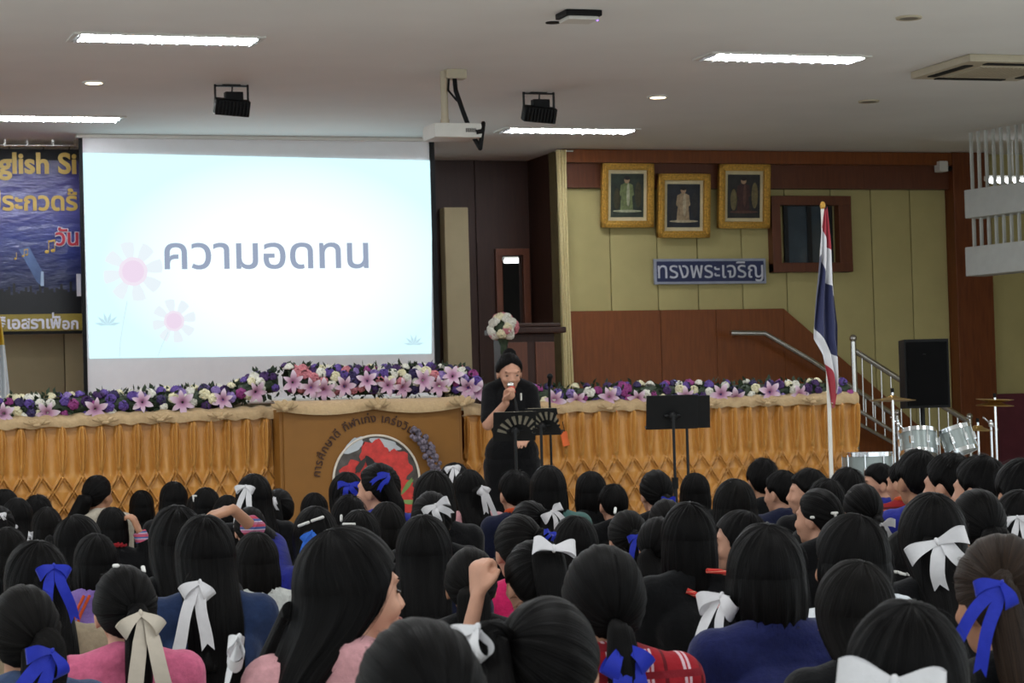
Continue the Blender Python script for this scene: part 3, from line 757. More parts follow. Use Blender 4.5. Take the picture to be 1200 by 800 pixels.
# round picture
c = pp(440, 562); r = 52 * (c - CAM).dot(FWD) / F_PX; cx, cz = c.x - t.location.x, c.z
pic = B().tube((cx, -.016, cz), (cx, -.03, cz), r, seg=64).obj('round_picture', pm('foliage_print', '4a4440', .5, var=.6, nscale=12), t)
b = B(); N = 64
for k in range(N):
    a = 2 * math.pi * k / N; a2 = 2 * math.pi * (k + 1) / N
    b.tube((cx + r * math.cos(a), -.03, cz + r * math.sin(a)), (cx + r * math.cos(a2), -.03, cz + r * math.sin(a2)), .008, seg=6)
b.obj('rim', pm('picture_rim', 'd9cfc0', .5), pic)
red = pm('hibiscus_red', 'c43a34', .5, var=.25, nscale=20)
def petal(ax, az, ang, ln, wd, k, mat=red, nm='petal'):
    pts = []
    for q in range(28):
        s = q / 28 * 2 * math.pi; rad = 1 + .07 * math.sin(7 * s + ang)
        u, v_ = (.5 - .5 * math.cos(s)) * ln * rad, .5 * math.sin(s) * wd * rad * (.6 + .5 * (.5 - .5 * math.cos(s)))
        pts.append((cx + (ax + u * math.cos(ang) - v_ * math.sin(ang)) * r, -.031 - .0012 * k, cz + (az + u * math.sin(ang) + v_ * math.cos(ang)) * r))
    return B().poly(pts, -.001).obj(nm, mat, pic)
petal(.05, .05, 1.75, .85, .75, 1); petal(.0, .0, 3.0, .85, .85, 2); petal(.1, .1, .5, .75, .8, 3); petal(.1, -.05, -.4, .85, .6, 4); petal(.0, -.1, -1.7, .8, .8, 5); petal(.35, -.2, -.9, .7, .5, 6)
petal(-.75, .62, .6, .55, .3, 1, pm('sky_print', 'b9bec2', .5), 'sky_patch'); petal(-.15, .92, -.35, .75, .28, 0, pm('sky_print2', 'b4b6ba', .5), 'sky_patch')
petal(-.25, .55, -1.0, .4, .22, 8, pm('butterfly_print', '1d1b1c', .5), 'butterfly'); petal(-.25, .5, -2.2, .4, .16, 9, pm('butterfly_print2', '35302c', .5), 'butterfly')
petal(.55, -.35, .9, .45, .12, 8, pm('leaf_print', '6f8a4a', .5), 'leaf'); petal(.5, -.5, -.1, .42, .12, 8, pm('leaf_print2', '7f9a5a', .5), 'leaf')
petal(-.7, .0, -.2, .55, .05, 10, pm('stamen_print', 'd98a80', .5), 'stamen')
# curved motto
motto = ['กา', 'ร', 'ศึ', 'ก', 'ษา', 'ดี', ' ', 'กี', 'ฬา', 'เก่', 'ง', ' ', 'เค', 'ร่', 'ง', 'วิ', 'นั', 'ย']
dark = pm('motto_brown', '3a2018', .5); b_me = bmesh.new(); words = [b_me]; rad = r * 1.30; size = 1.0
meas = [text_mesh(g_) if g_.strip() else None for g_ in motto]
def width(me):
    return .35 if me is None else max(v.co.x for v in me.vertices) + .06
span = math.radians(134); a0 = math.radians(176); size = span * rad / sum(width(me) for me in meas); ws = [width(me) * size for me in meas]; tot = sum(ws); acc = 0
for me, wd in zip(meas, ws):
    ang = a0 - span * (acc + wd / 2) / tot; acc += wd
    if me is None:
        b_me = bmesh.new(); words.append(b_me); continue
    rot = Matrix.Rotation(ang - math.pi / 2, 3, 'Z')
    for v in me.vertices:
        p2 = rot @ Vector((v.co.x * size - wd / 2, v.co.y * size, 0)); px_, pz_ = rad * math.cos(ang) + p2.x, rad * math.sin(ang) + p2.y
        v.co = (cx + px_, -.02 - (v.co.z + .01) * .3, cz + pz_)
    b_me.from_mesh(me)
for b_me in words:
    me = bpy.data.meshes.new('motto_lettering'); b_me.to_mesh(me); b_me.free(); setm(me, dark); obj('motto_lettering', me, t)
# hanging garland of dark beads over the end of the motto
b = B()
for k in range(34):
    f = k / 33; a = math.radians(52 - 46 * f); rr_ = r * (1.36 + .10 * math.sin(k * 2.3)); b.sph((cx + rr_ * math.cos(a) + .01 * math.sin(k * 5), -.05 - .012 * (k % 3), cz + rr_ * math.sin(a)), .017 + .006 * (k % 2), u=8, v=6)
b.obj('beaded_spray', pm('dried_flowers', '6d6470', .8, var=.8, nscale=50), t, smooth=True)

# ------------------------------------------------------------------ flowers
def rose_mesh():
    b = B().sph((0, 0, 0), (.018, .018, .018), u=10, v=6)
    for ring, (n_, rr_, h, op) in enumerate(((4, .016, .012, .25), (5, .026, .004, .6), (6, .034, -.008, 1.0))):
        for k in range(n_):
            a = 2 * math.pi * k / n_ + ring * .5; ca, sa = math.cos(a), math.sin(a)
            b.sph((ca * rr_, sa * rr_, h), (.006 + .006 * op, .017 + .004 * op, .017), rot=(0, -.5 * op, a), u=8, v=6)
    return b.mesh('rose', None, True)
def lily_mesh(open_=1.0):
    V, Fc = [], []
    for k in range(6):
        a = 2 * math.pi * k / 6; ca, sa = math.cos(a), math.sin(a); base = len(V); L = .082 if k % 2 else .09; wd = .019 if k % 2 else .024
        n_ = 7
        for i in range(n_):
            f = i / (n_ - 1); rr_ = .008 + L * f; h = .035 * math.sin(f * 1.9) - .02 * f * f * open_
            hw = wd * math.sin(math.pi * min(1, (.12 + .88 * f))) ** .8 if f < 1 else 0
            for s in (-1, 0, 1):
                V.append((ca * rr_ - sa * hw * s, sa * rr_ + ca * hw * s, h + (.006 if s else 0) * (1 - f)))
        for i in range(n_ - 1):
            for s in range(2): q = base + i * 3 + s; Fc.append((q, q + 1, q + 4, q + 3))
    return np_mesh('lily', V, Fc)
ROSE, LILY = rose_mesh(), lily_mesh()
# lily petal: pink with a paler rim along its length
lt = NT('pink_lily'); v = lt.coord('Object'); g = lt.n('ShaderNodeSeparateXYZ'); lt.l(v, g.inputs[0])
rad_ = lt.math('SQRT', lt.math('ADD', lt.math('POWER', g.outputs[0], 2), lt.math('POWER', g.outputs[1], 2)))
lt.l(lt.ramp(lt.math('MULTIPLY', rad_, 10), [(.1, lin('94587e')), (.4, lin('c49ab3')), (.95, lin('dccdd6'))]), lt.b.inputs['Base Color']); lt.b.inputs['Roughness'].default_value = .5
M['lily'] = lt.m; setm(LILY, 'lily')
for k, c in dict(r_white='dcd9cc', r_violet='5d4590', r_purple='43285c', r_magenta='8e3a78', r_cream='e0d8b4', r_lilac='8d76b0', r_pink='c67a82', r_indigo='352a55').items(): M[k] = pm(k, c, .6, var=.2, nscale=60)
M['foliage'] = pm('dark_foliage', '2c3a26', .6, var=.5, nscale=30)
LEAFV = None
def garland(label, ctr, half_h, half_d, n_rose, lilies, palette, seed, group=None):
    """ctr(f) -> world centre line; the hall side is -Y"""
    R_ = random.Random(seed); c0 = ctr(.5)
    t = thing('flower_garland', label, 'flower garland', (c0.x, c0.y, c0.z), group='artificial flower garlands along the stage edge')
    # foliage mass
    V, Fc = [], []
    N = int(n_rose * 7)
    for i in range(N):
        f = R_.random(); c = ctr(f); th = R_.uniform(-1.3, 2.6); rr_ = R_.uniform(.6, 1.12)
        p = c + Vector((R_.uniform(-.03, .03), -math.cos(th) * half_d * rr_, math.sin(th) * half_h * rr_)) - t.location
        d = Vector((R_.uniform(-1, 1), -math.cos(th) + R_.uniform(-.5, .5), math.sin(th) + R_.uniform(-.5, .5))).normalized(); s_ = d.cross(Vector((R_.uniform(-1, 1), .3, R_.uniform(-1, 1)))).normalized()
        L = R_.uniform(.03, .06); k = len(V)
        V += [tuple(p), tuple(p + d * L * .5 + s_ * L * .28), tuple(p + d * L), tuple(p + d * L * .5 - s_ * L * .28)]; Fc.append((k, k + 1, k + 2, k + 3))
    nr = 26
    core = []; seg = 40
    for i in range(seg):
        c = ctr(i / (seg - 1)) - t.location
        for j in range(nr):
            a = 2 * math.pi * j / nr; core.append((c.x, c.y + math.cos(a) * half_d * .8, c.z + math.sin(a) * half_h * .8))
    kf = len(V); V += core; Fc += [tuple(q + kf for q in fc) for fc in grid_faces(seg, nr, True)]
    o = obj('foliage', np_mesh('foliage', V, Fc, 'foliage', False), t); o['kind'] = 'stuff'
    pts = []
    def place(me, mat, f, th, lift, sc, nm):
        c = ctr(f); nrm = Vector((R_.uniform(-.35, .35), -math.cos(th), math.sin(th))).normalized()
        p = c + Vector((0, -math.cos(th) * half_d * lift, math.sin(th) * half_h * lift)) - t.location
        q = nrm.to_track_quat('Z', 'Y'); o = obj(nm, me, t, loc=p); o.rotation_mode = 'QUATERNION'
        o.rotation_quaternion = q @ Euler((0, 0, R_.uniform(0, 6.28))).to_quaternion(); o.scale = (sc,) * 3
        if mat: o.material_slots[0].link = 'OBJECT'; o.material_slots[0].material = M[mat]
    if not ROSE.materials: ROSE.materials.append(M['r_white'])
    for i, (f, th) in enumerate(lilies): place(LILY, None, f, th, 1.2, R_.uniform(.8, .98), 'lily')
    tries = 0
    while len(pts) < n_rose and tries < 6000:
        tries += 1; f = R_.random(); th = R_.uniform(-.75, 2.0); q = (f, th)
        c = ctr(f); P = c + Vector((0, -math.cos(th) * half_d, math.sin(th) * half_h))
        if any((P - x).length < .05 for x in pts): continue
        pts.append(P); place(ROSE, R_.choice(palette), f, th, 1.05, R_.uniform(.6, .92), 'rose')
    return t
PAL1 = ['r_white', 'r_white', 'r_white', 'r_cream', 'r_cream', 'r_violet', 'r_purple', 'r_purple', 'r_magenta', 'r_indigo', 'r_lilac', 'r_violet']
PAL2 = PAL1 + ['r_pink', 'r_pink', 'r_pink', 'r_cream', 'r_lilac']
def line(pts, y):
    W = [at_y(px, py, y) for px, py in pts]; xs = [p.x for p in W]; zs = [p.z for p in W]
    def c(f):
        x = xs[0] + f * (xs[-1] - xs[0]); return Vector((x, y, float(np.interp(x, xs, zs))))
    return c
lil = lambda xs, a, b, th: [((x - a) / (b - a), t_) for x, t_ in zip(xs, th)]
garland('garland of violet and white roses with pink lilies under the projection screen', line([(-70, 487), (0, 481), (150, 474), (270, 466), (300, 452), (323, 448)], YF + .1), .08, .10, 100,
        lil([0, 51, 107, 163, 211, 260, 300], -70, 330, [-.2, -.3, -.2, .1, -.1, -.1, -.3]), PAL1, 5)
garland('garland heaped with pink and violet flowers on top of the gold motto panel', line([(335, 446), (345, 448), (420, 449), (500, 446), (545, 449), (556, 455)], YF + .04), .10, .12, 98,
        lil([336, 357, 372, 395, 422, 446, 463, 487, 506, 523, 541, 551], 334, 556, [-.1, -.3, -.4, -.2, .1, -.2, -.35, .0, -.3, .3, -.3, -.3]), PAL2, 6)
garland('garland of violet and white roses behind the speaker, the music stands and the flag', line([(570, 465), (640, 466), (760, 462), (880, 460), (990, 458)], YF + .1), .075, .10, 100,
        lil([585, 640, 665, 702, 735, 790, 832, 850, 890, 925], 570, 990, [-.3, -.2, -.3, -.1, -.3, -.2, -.1, -.4, 0, -.2]), PAL1, 9)

# bouquet and dark wooden podium on the stage behind the speaker
p = at_y(625, 380, 19.5); zb = STZ - .04
t = thing('podium', 'dark carved wooden podium on the stage behind the speaker', 'podium', (p.x - .02, 19.6, zb)); H_ = p.z - zb
for nm, c, d in (('body', (0, .1, H_ * .45), (.42, .36, H_ * .9)), ('plinth', (0, .1, .04), (.5, .44, .08)), ('top', (0, .06, H_ * .93), (.56, .5, .05)), ('book_rest', (0, -.02, H_ * .99), (.48, .3, .03))):
    B().box(c, d, .012).obj(nm, 'recess', t)
b = B()
for sx in (-.12, .12): b.box((sx, -.085, H_ * .5), (.17, .02, H_ * .6), .008)
b.obj('carved_panel', 'header', t)
p = at_y(590, 400, 18.9); t = thing('bouquet_stand', 'round bouquet of pink and white roses above the speaker on a slim dark stand', 'bouquet', (p.x, 18.9, zb)); h = p.z - zb
B().tube((0, 0, 0), (0, 0, h), .02).lathe((0, 0, 0), [(.02, .1), (.13, .02), (.14, 0)]).obj('stand', 'recess', t, smooth=True)
b = B().lathe((0, 0, h - .12), [(.015, 0), (.03, .03), (.025, .08), (.05, .14)]); b.obj('vase', 'foliage', t, smooth=True)
cz_ = at_y(590, 384, 18.9).z - zb; R_ = random.Random(4)
b = B().sph((0, 0, cz_), (.085, .08, .08)); b.obj('foliage', 'foliage', t, smooth=True)
for k in range(60):
    a = R_.uniform(0, 6.28); e = math.asin(R_.uniform(-.7, 1)); d = Vector((math.cos(a) * math.cos(e), math.sin(a) * math.cos(e), math.sin(e)))
    o = obj('rose', ROSE, t, loc=Vector((0, 0, cz_)) + Vector((d.x * .105, d.y * .1, d.z * .1))); o.rotation_mode = 'QUATERNION'; o.rotation_quaternion = d.to_track_quat('Z', 'Y'); o.scale = (.95,) * 3
    o.material_slots[0].link = 'OBJECT'; o.material_slots[0].material = M[R_.choice(['r_pink', 'r_pink', 'r_white', 'r_white', 'r_cream'])]

# white and yellow draped flag at the far edge
p = at_y(-8, 470, 18.5); t = thing('draped_flag', 'white and yellow cloth hanging at the picture edge below the banner', 'flag', (p.x, 18.5, STZ - .04))
zt_ = at_y(0, 372, 18.5).z - t.location.z; n, k = 40, 26; V = []
for i in range(n):
    f = i / (n - 1)
    for j in range(k):
        u = j / (k - 1); wd = .05 + .10 * f ** .7
        V.append((.03 + wd * (u - .3), -.03 * math.cos(u * 15 + f * 2) - .02, zt_ * (1 - f * .93)))
yw = NT('yellow_white_flag'); v = yw.coord('Generated'); g = yw.n('ShaderNodeSeparateXYZ'); yw.l(v, g.inputs[0])
yw.l(yw.ramp(g.outputs[2], [(0, lin('c9cfd2')), (.72, lin('c9a72e'))], 'CONSTANT'), yw.b.inputs['Base Color']); yw.b.inputs['Roughness'].default_value = .7
obj('cloth', np_mesh('cloth', V, grid_faces(n, k), yw.m), t); B().tube((0, .02, 0), (0, .02, zt_ + .1), .012).obj('pole', 'white_plastic', t, smooth=True)

# national flag on its pole in front of the stage
p = at_depth(966, 300, 16.0); pt = at_depth(964.5, 241, 16.0).z
t = thing('national_flag', 'red white and blue striped flag hanging limp on a white pole before the stage end', 'flag', (p.x, p.y, 0))
B().tube((0, 0, .02), (0, 0, pt), .0135).obj('pole', 'white_plastic', t, smooth=True)
B().sph((0, 0, pt), (.018, .018, .03)).obj('finial', 'gold_frame', t, smooth=True)
B().lathe((0, 0, 0), [(.16, 0), (.16, .02), (.05, .05), (.02, .12)]).obj('base', 'white_plastic', t, smooth=True)
fm = NT('striped_flag'); uvn = fm.n('ShaderNodeUVMap'); g = fm.n('ShaderNodeSeparateXYZ'); fm.l(uvn.outputs[0], g.inputs[0])
fm.l(fm.ramp(g.outputs[1], [(0, lin('9c2736')), (.167, lin('d9d9dc')), (.333, lin('232850')), (.667, lin('d9d9dc')), (.833, lin('9c2736'))], 'CONSTANT'), fm.b.inputs['Base Color'])
fm.b.inputs['Roughness'].default_value = .65; fm.b.inputs['Sheen Weight'].default_value = .2
n, k = 60, 64; V, UV = [], []
drop = pt - at_depth(966, 473, 16.0).z - .02
for i in range(n):
    f = i / (n - 1); wl = np.interp(f, [0, .12, .45, .66, .74, .86, 1], [.012, .045, .085, .105, .045, .022, .006]); wr = np.interp(f, [0, .12, .45, .60, .75, .9, 1], [.012, .022, .050, .062, .050, .045, .012])
    for j in range(k):
        u = j / (k - 1)
        x = -wl + (wl + wr) * u + .012 * math.sin(7 * f + 4 * u) * f
        y = -.045 - .028 * math.cos(u * 15 + 2.5 * f) * min(1, 4 * f + .15) - .01 * math.sin(9 * f)
        V.append((x, y, pt - .03 - drop * f + .02 * math.sin(u * 9))); UV.append((u, min(.999, max(.0, .03 + .90 * f + .20 * (.5 - u) * min(1, 5 * f)))))
me = np_mesh('cloth', V, grid_faces(n, k), fm.m, uv=UV); o = obj('cloth', me, t)

# ------------------------------------------------------------------ stairs, rails, drums, loudspeaker
YST = 21.2
def stp(px, py, y=YST): return at_y(px, py, y)
b = B(); s0, s1 = stp(1000, 480).x, stp(1130, 480).x; ns = 6
for k in range(ns):
    h = STZ * (1 - (k + 1) / (ns + 1)); xa = xs1 + .02 + k * .30
    b.box((xa + .15, 21.75, h / 2), (.30, 1.5, h), .006)
structure(b.obj('stage_stairs_floor', pm('pale_stair', '8f8878', .6)))
t = thing('stair_handrail', 'long steel handrail sloping down along the wall beside the stage', 'handrail', stp(950, 430, 22.4))
yr = 22.45
wpart('rail', B().path([stp(856, 390, yr), stp(896, 390.5, yr), stp(952, 423, yr), stp(1049, 487, yr)], .028), 'metal', t, True)
a_ = stp(1051, 487, yr); wpart('newel', B().tube((a_.x, yr, 0), (a_.x, yr, a_.z + .02), .03).sph((a_.x, yr, a_.z + .03), .04), 'metal', t, True)
a_ = stp(870, 390, yr); wpart('bracket', B().tube((a_.x, yr, a_.z), (a_.x, YW - .1, a_.z - .03), .012), 'metal', t)
wpart('lower_rail', B().path([stp(1000, 493, yr), stp(1047, 519, yr)], .022), 'metal', t, True)
for px in (1003, 1014, 1025, 1036):
    p_, q_ = stp(px, 451 + (px - 1000) * .68, yr), stp(px, 493 + (px - 1000) * .56, yr); wpart('baluster', B().tube(p_, (p_.x, yr, q_.z), .009, seg=8), 'metal', t)
t = thing('stair_balustrade', 'steel balustrade with a tall ball-topped newel behind the black loudspeaker', 'balustrade', stp(1040, 440))
a_, c_ = stp(1000, 400), stp(1000, 560)
wpart('newel', B().tube((a_.x, YST, 0), (a_.x, YST, a_.z), .027).sph((a_.x, YST, a_.z + .03), .036), 'metal', t, True)
wpart('rail', B().path([stp(1002, 411), stp(1060, 448), stp(1135, 494)], .027), 'metal', t, True)
a2 = stp(1136, 494); wpart('newel', B().tube((a2.x, YST, 0), (a2.x, YST, a2.z + .03), .027).sph((a2.x, YST, a2.z + .05), .036), 'metal', t, True)
wpart('lower_rail', B().path([stp(1002, 478), stp(1133, 558)], .018), 'metal', t, True)
for k in range(11):
    px = 1010 + k * 11.2; p_ = stp(px, 411 + (px - 1002) * .624); q_ = stp(px, 478 + (px - 1002) * .61); wpart('baluster', B().tube(p_, (p_.x, YST, q_.z), .008, seg=8), 'metal', t)

p = at_depth(1081, 478, 18.6); sc_ = 18.6 / F_PX
t = thing('loudspeaker', 'black loudspeaker cabinet raised on a pole stand before the cream wall', 'loudspeaker', (p.x, p.y, p.z)); t.rotation_euler = (0, 0, math.radians(-12))
W_, H_ = 53 * sc_, 80 * sc_
b = B(); pts = [(-W_ / 2, -.16, 0), (W_ / 2, -.16, 0), (W_ * .36, .17, 0), (-W_ * .36, .17, 0)]
b.poly([(x, y, 0) for x, y, z in pts], H_, (0, 0, 1)); b.obj('cabinet', 'black', t)
B().box((0, -.165, H_ / 2), (W_ - .03, .014, H_ - .04), .004).obj('grille', pm('speaker_grille', '070708', .8, bump=.6, bscale=400, spec=.1), t)
B().box((-.02, -.173, H_ * .78), (.02, .003, .008), .001).obj('badge', 'blackmetal', t)
t = thing('loudspeaker_stand', 'black tripod stand carrying the loudspeaker behind the drums', 'stand', (p.x, p.y, 0)); t.rotation_euler = (0, 0, .3)
B().tube((0, 0, .12), (0, 0, p.z), .018).tube((0, 0, .3), (0, 0, .75), .024).obj('pole', 'blackmetal', t)
for k in range(3):
    a = k * 2 * math.pi / 3 + .5; B().tube((0, 0, .62), (.45 * math.cos(a), .45 * math.sin(a), .015), .011).obj('leg', 'blackmetal', t)

shell = pm('silver_drum_shell', '8f9896', .3, .35, var=.12, nscale=5)
head_m = pm('drum_head', 'd8d6cc', .6)
def drum(px, py, wpx, hpx, Z, lab, tilt=(0, 0), lugs=8, legs=True):
    c = at_depth(px, py, Z); s = Z / F_PX; r = wpx * s / 2; h = hpx * s
    t = thing('drum', lab, 'drum', c); t.rotation_euler = (tilt[0], tilt[1], 0)
    B().lathe((0, 0, 0), [(r * .97, -h / 2), (r * .97, h / 2)], 40).obj('shell', shell, t, smooth=True)
    for z in (-h / 2, h / 2): B().lathe((0, 0, z), [(r * .95, -.012), (r * 1.02, -.014), (r * 1.02, .014), (r * .95, .012)], 40).obj('hoop', 'chrome', t, smooth=True)
    B().lathe((0, 0, h / 2), [(r * .94, -.006), (r * .94, .004)], 40).obj('drum_head', head_m, t, smooth=True)
    for k in range(lugs):
        a = 2 * math.pi * (k + .3) / lugs; b = B(); x, y = r * .985 * math.cos(a), r * .985 * math.sin(a)
        b.box((x, y, 0), (.024, .024, h * .35), .006, rz=0); b.tube((x * 1.02, y * 1.02, -h / 2), (x * 1.02, y * 1.02, h / 2), .005, seg=6); b.obj('lug', 'chrome', t)
    if legs:
        for k in range(3):
            a = 2 * math.pi * k / 3 + .4; x, y = r * 1.05 * math.cos(a), r * 1.05 * math.sin(a)
            B().tube((x, y, h * .2), (x * 1.15, y * 1.15, -c.z + .01), .008).obj('leg', 'chrome', t)
    return t, c, r, h
drum(1017, 556, 58, 48, 16.2, 'silver floor drum standing on the floor beside the stage end')
d1, c1, r1_, h1 = drum(1076, 519, 44, 26, 16.6, 'silver tom drum mounted over the bass drum, beside the stair newel', (math.radians(-14), math.radians(5)), 7, False)
d2, c2, r2_, h2 = drum(1123, 516, 38, 27, 16.6, 'silver tom drum mounted over the bass drum, towards the hi-hat', (math.radians(-16), math.radians(-10)), 7, False)
cb = at_depth(1098, 570, 16.9); t = thing('bass_drum', 'silver bass drum lying on its side below the two mounted toms', 'drum', (cb.x, cb.y, .28)); t.rotation_euler = (math.radians(90), 0, math.radians(12))
B().lathe((0, 0, 0), [(.26, -.2), (.26, .2)], 40).obj('shell', shell, t, smooth=True)
for z in (-.2, .2): B().lathe((0, 0, z), [(.25, -.02), (.275, -.02), (.275, .02), (.25, .02)], 40).obj('hoop', 'chrome', t, smooth=True)
B().lathe((0, 0, .2), [(.25, -.004), (.25, .006)], 40).obj('drum_head', head_m, t)
for c_, nm in ((c1, 'toward stage'), (c2, 'toward wall')):
    o = B().tube((c_.x, c_.y + .02, .54), (c_.x, c_.y + .02, c_.z - .15), .014).obj('tom_mount', 'chrome', None)
    o.parent = t; o.matrix_parent_inverse = (Matrix.Translation(t.location) @ t.rotation_euler.to_matrix().to_4x4()).inverted()
brass = pm('cymbal_brass', 'a3834a', .3, .8, var=.1)
def cymbal(px, py, wpx, Z, lab, two=False, tilt=.05):
    c = at_depth(px, py, Z); r = wpx * Z / F_PX / 2
    t = thing('cymbal_stand', lab, 'cymbal', (c.x, c.y, 0))
    for k in range(2 if two else 1):
        o = B().lathe((0, 0, 0), [(.004, .03), (.03, .028), (.04, .016), (r, -.006), (r, -.008), (.04, .012), (.004, .026)], 36).obj('cymbal', brass, t, smooth=True, loc=(0, 0, c.z + .03 * k), rot=(tilt + (math.pi if k else 0), .03, 0))
    B().tube((0, 0, .1), (0, 0, c.z + .06), .01).tube((0, 0, .1), (0, 0, c.z * .6), .014).obj('pole', 'chrome', t, smooth=True)
    for k in range(3):
        a = 2 * math.pi * k / 3; B().tube((0, 0, .36), (.2 * math.cos(a), .2 * math.sin(a), .012), .009).obj('leg', 'chrome', t)
    B().tube((0, 0, c.z + .05), (0, 0, c.z + .08), .012).obj('wing_nut', 'black', t)
cymbal(1046, 468, 54, 17.3, 'brass cymbal on a stand in front of the black loudspeaker', tilt=-.03)
cymbal(1146, 503, 34, 17.7, 'brass cymbal on a stand beside the tom near the wooden pilaster')
cymbal(1166, 474, 44, 17.4, 'pair of hi-hat cymbals on the stand farthest from the stage', two=True)
for px, lab in ((1052, 'chrome boom stand rising beside the tom near the stair newel'), (1161, 'chrome clamp stand beyond the hi-hat, nearest to the maroon dado')):
    a_, c_ = at_depth(px, 492, 18.1), at_depth(px + 3, 545, 18.1); t = thing('boom_stand', lab, 'stand', (a_.x, a_.y, 0), 1.9)
    B().tube((0, 0, .05), (0, 0, a_.z), .011).obj('pole', 'chrome', t, smooth=True); B().tube((-.06, 0, a_.z - .07), (.09, -.02, a_.z + .02), .008).sph((0, 0, a_.z - .03), .022).obj('boom', 'chrome', t, smooth=True)
    for k in range(3):
        a = 2 * math.pi * k / 3 + .7; B().tube((0, 0, .3), (.16 * math.cos(a), .16 * math.sin(a), .012), .008).obj('leg', 'chrome', t)

# music stands
def music_stand(px0, py0, px1, py1, Z, lab, fan, yaw, tilt=.35, pole_top=None):
    a_, c_ = at_depth(px0, py1, Z), at_depth(px1, py0, Z); W_ = (px1 - px0) * Z / F_PX; H_ = (py1 - py0) * Z / F_PX / math.cos(tilt) * .96
    c = (a_ + c_) / 2; t = thing('music_stand', lab, 'music stand', (c.x, c.y, 0)); t.rotation_euler = (0, 0, yaw)
    th = .006; pz = c.z
    desk = bpy.data.objects.new('desk', None)
    if fan:
        # plate with fan-shaped slots: built as strips between radial holes
        me = bpy.data.meshes.new('desk'); bm = bmesh.new()
        nx_, nz_ = 96, 64; vs = [[bm.verts.new((-W_ / 2 + W_ * i / nx_, 0, -H_ / 2 + H_ * j / nz_)) for j in range(nz_ + 1)] for i in range(nx_ + 1)]
        fx, fz = .12 * W_, -.36 * H_
        for i in range(nx_):
            for j in range(nz_):
                x = -W_ / 2 + W_ * (i + .5) / nx_ - fx; z = -H_ / 2 + H_ * (j + .5) / nz_ - fz
                rr_, aa = math.hypot(x, z) / H_, math.degrees(math.atan2(z, x)); q = (aa - 8) / 18.0
                hole = False
                if 8 < aa < 172:
                    f_ = q - math.floor(q); hole = (.42 < rr_ < .74 and .22 < f_ < .76)
                if not hole: bm.faces.new((vs[i][j], vs[i + 1][j], vs[i + 1][j + 1], vs[i][j + 1]))
        bmesh.ops.delete(bm, geom=[v for v in bm.verts if not v.link_faces], context='VERTS')
        bm.to_mesh(me); bm.free(); setm(me, 'blackmetal')
        dk = obj('desk', me, t, loc=(0, 0, pz), rot=(tilt, 0, 0)); md = dk.modifiers.new('s', 'SOLIDIFY'); md.thickness = .004
    else:
        dk = B().box((0, 0, 0), (W_, .006, H_), .002).obj('desk', 'blackmetal', t, loc=(0, 0, pz), rot=(tilt, 0, 0))
    if fan:
        q = dk.matrix_basis; sh_ = B().box((0, .012, .01), (W_ * .86, .002, H_ * .86)).obj('sheet_music', pm('score_paper', 'b3a992', .8), None)
        tag(sh_, 'pale paper sheet resting on the ' + ('nearer' if yaw > -.4 else 'farther') + ' fan cut-out music stand before the speaker', 'paper')
        sh_.matrix_world = Matrix.Translation(t.location) @ Matrix.Rotation(yaw, 4, 'Z') @ Matrix.Translation((0, 0, pz)) @ Matrix.Rotation(tilt, 4, 'X')
    B().box((0, .03, -H_ / 2), (W_, .06, .006), .002).obj('ledge', 'blackmetal', dk)
    B().sph((0, -.03, -.02), (.028, .03, .028)).tube((-.05, -.02, -.02), (.05, -.02, -.02), .01).obj('clamp', 'black', dk, smooth=True)
    B().tube((0, -.045, .1), (0, -.045, pz - .02), .009).tube((0, -.045, .1), (0, -.045, pz * .62), .013).obj('pole', 'blackmetal', t, smooth=True)
    B().tube((0, -.045, pz * .60), (0, -.045, pz * .66), .02).obj('collar', 'black', t)
    for k in range(3):
        a = 2 * math.pi * k / 3 + .3; B().tube((0, -.045, .28), (.2 * math.cos(a), -.045 + .2 * math.sin(a), .012), .008).obj('leg', 'blackmetal', t)
    return t
music_stand(578, 482, 628, 517, 14.75, 'black music stand with fan cut-outs, straight in front of the speaker', True, math.radians(-14), .45)
music_stand(617, 478, 656, 510, 15.15, 'black music stand with fan cut-outs beside the speaker, behind the other one', True, math.radians(-38), .45)
music_stand(757, 462, 818, 503, 15.0, 'black plain music stand with a wide desk, its pole dark and bare', False, math.radians(-14), .3)
music_stand(776, 463, 832, 502, 15.5, 'black plain music stand tucked behind the wide desk one', False, math.radians(-20), .3)
p = at_depth(643, 430, 16.0); t = thing('microphone_stand', 'thin dark microphone stand rising beside the speaker', 'microphone stand', (p.x, p.y, 0)); hz = at_depth(643, 452, 16.0).z
B().tube((0, 0, .02), (0, 0, hz), .008).obj('pole', 'blackmetal', t, smooth=True); B().lathe((0, 0, 0), [(.13, 0), (.13, .015), (.02, .03)]).obj('base', 'blackmetal', t, smooth=True)
B().tube((0, 0, hz), (0, -.02, hz + .05), .013).sph((0, -.02, hz + .06), .02).obj('clip', 'black', t, smooth=True)
p = at_y(662, 514, YF - .075); t = thing('orange_tag', 'small orange card tag hanging on the gold skirt beside the music stands', 'tag', (p.x, YF - .075, p.z))
B().box((0, 0, 0), (.05, .006, .10), .002, rot=(0, -.2, 0)).obj('card', pm('orange_card', 'd8642c', .6), t); B().tube((0, 0, .045), (-.01, .012, .12), .003, seg=6).obj('string', 'black', t)

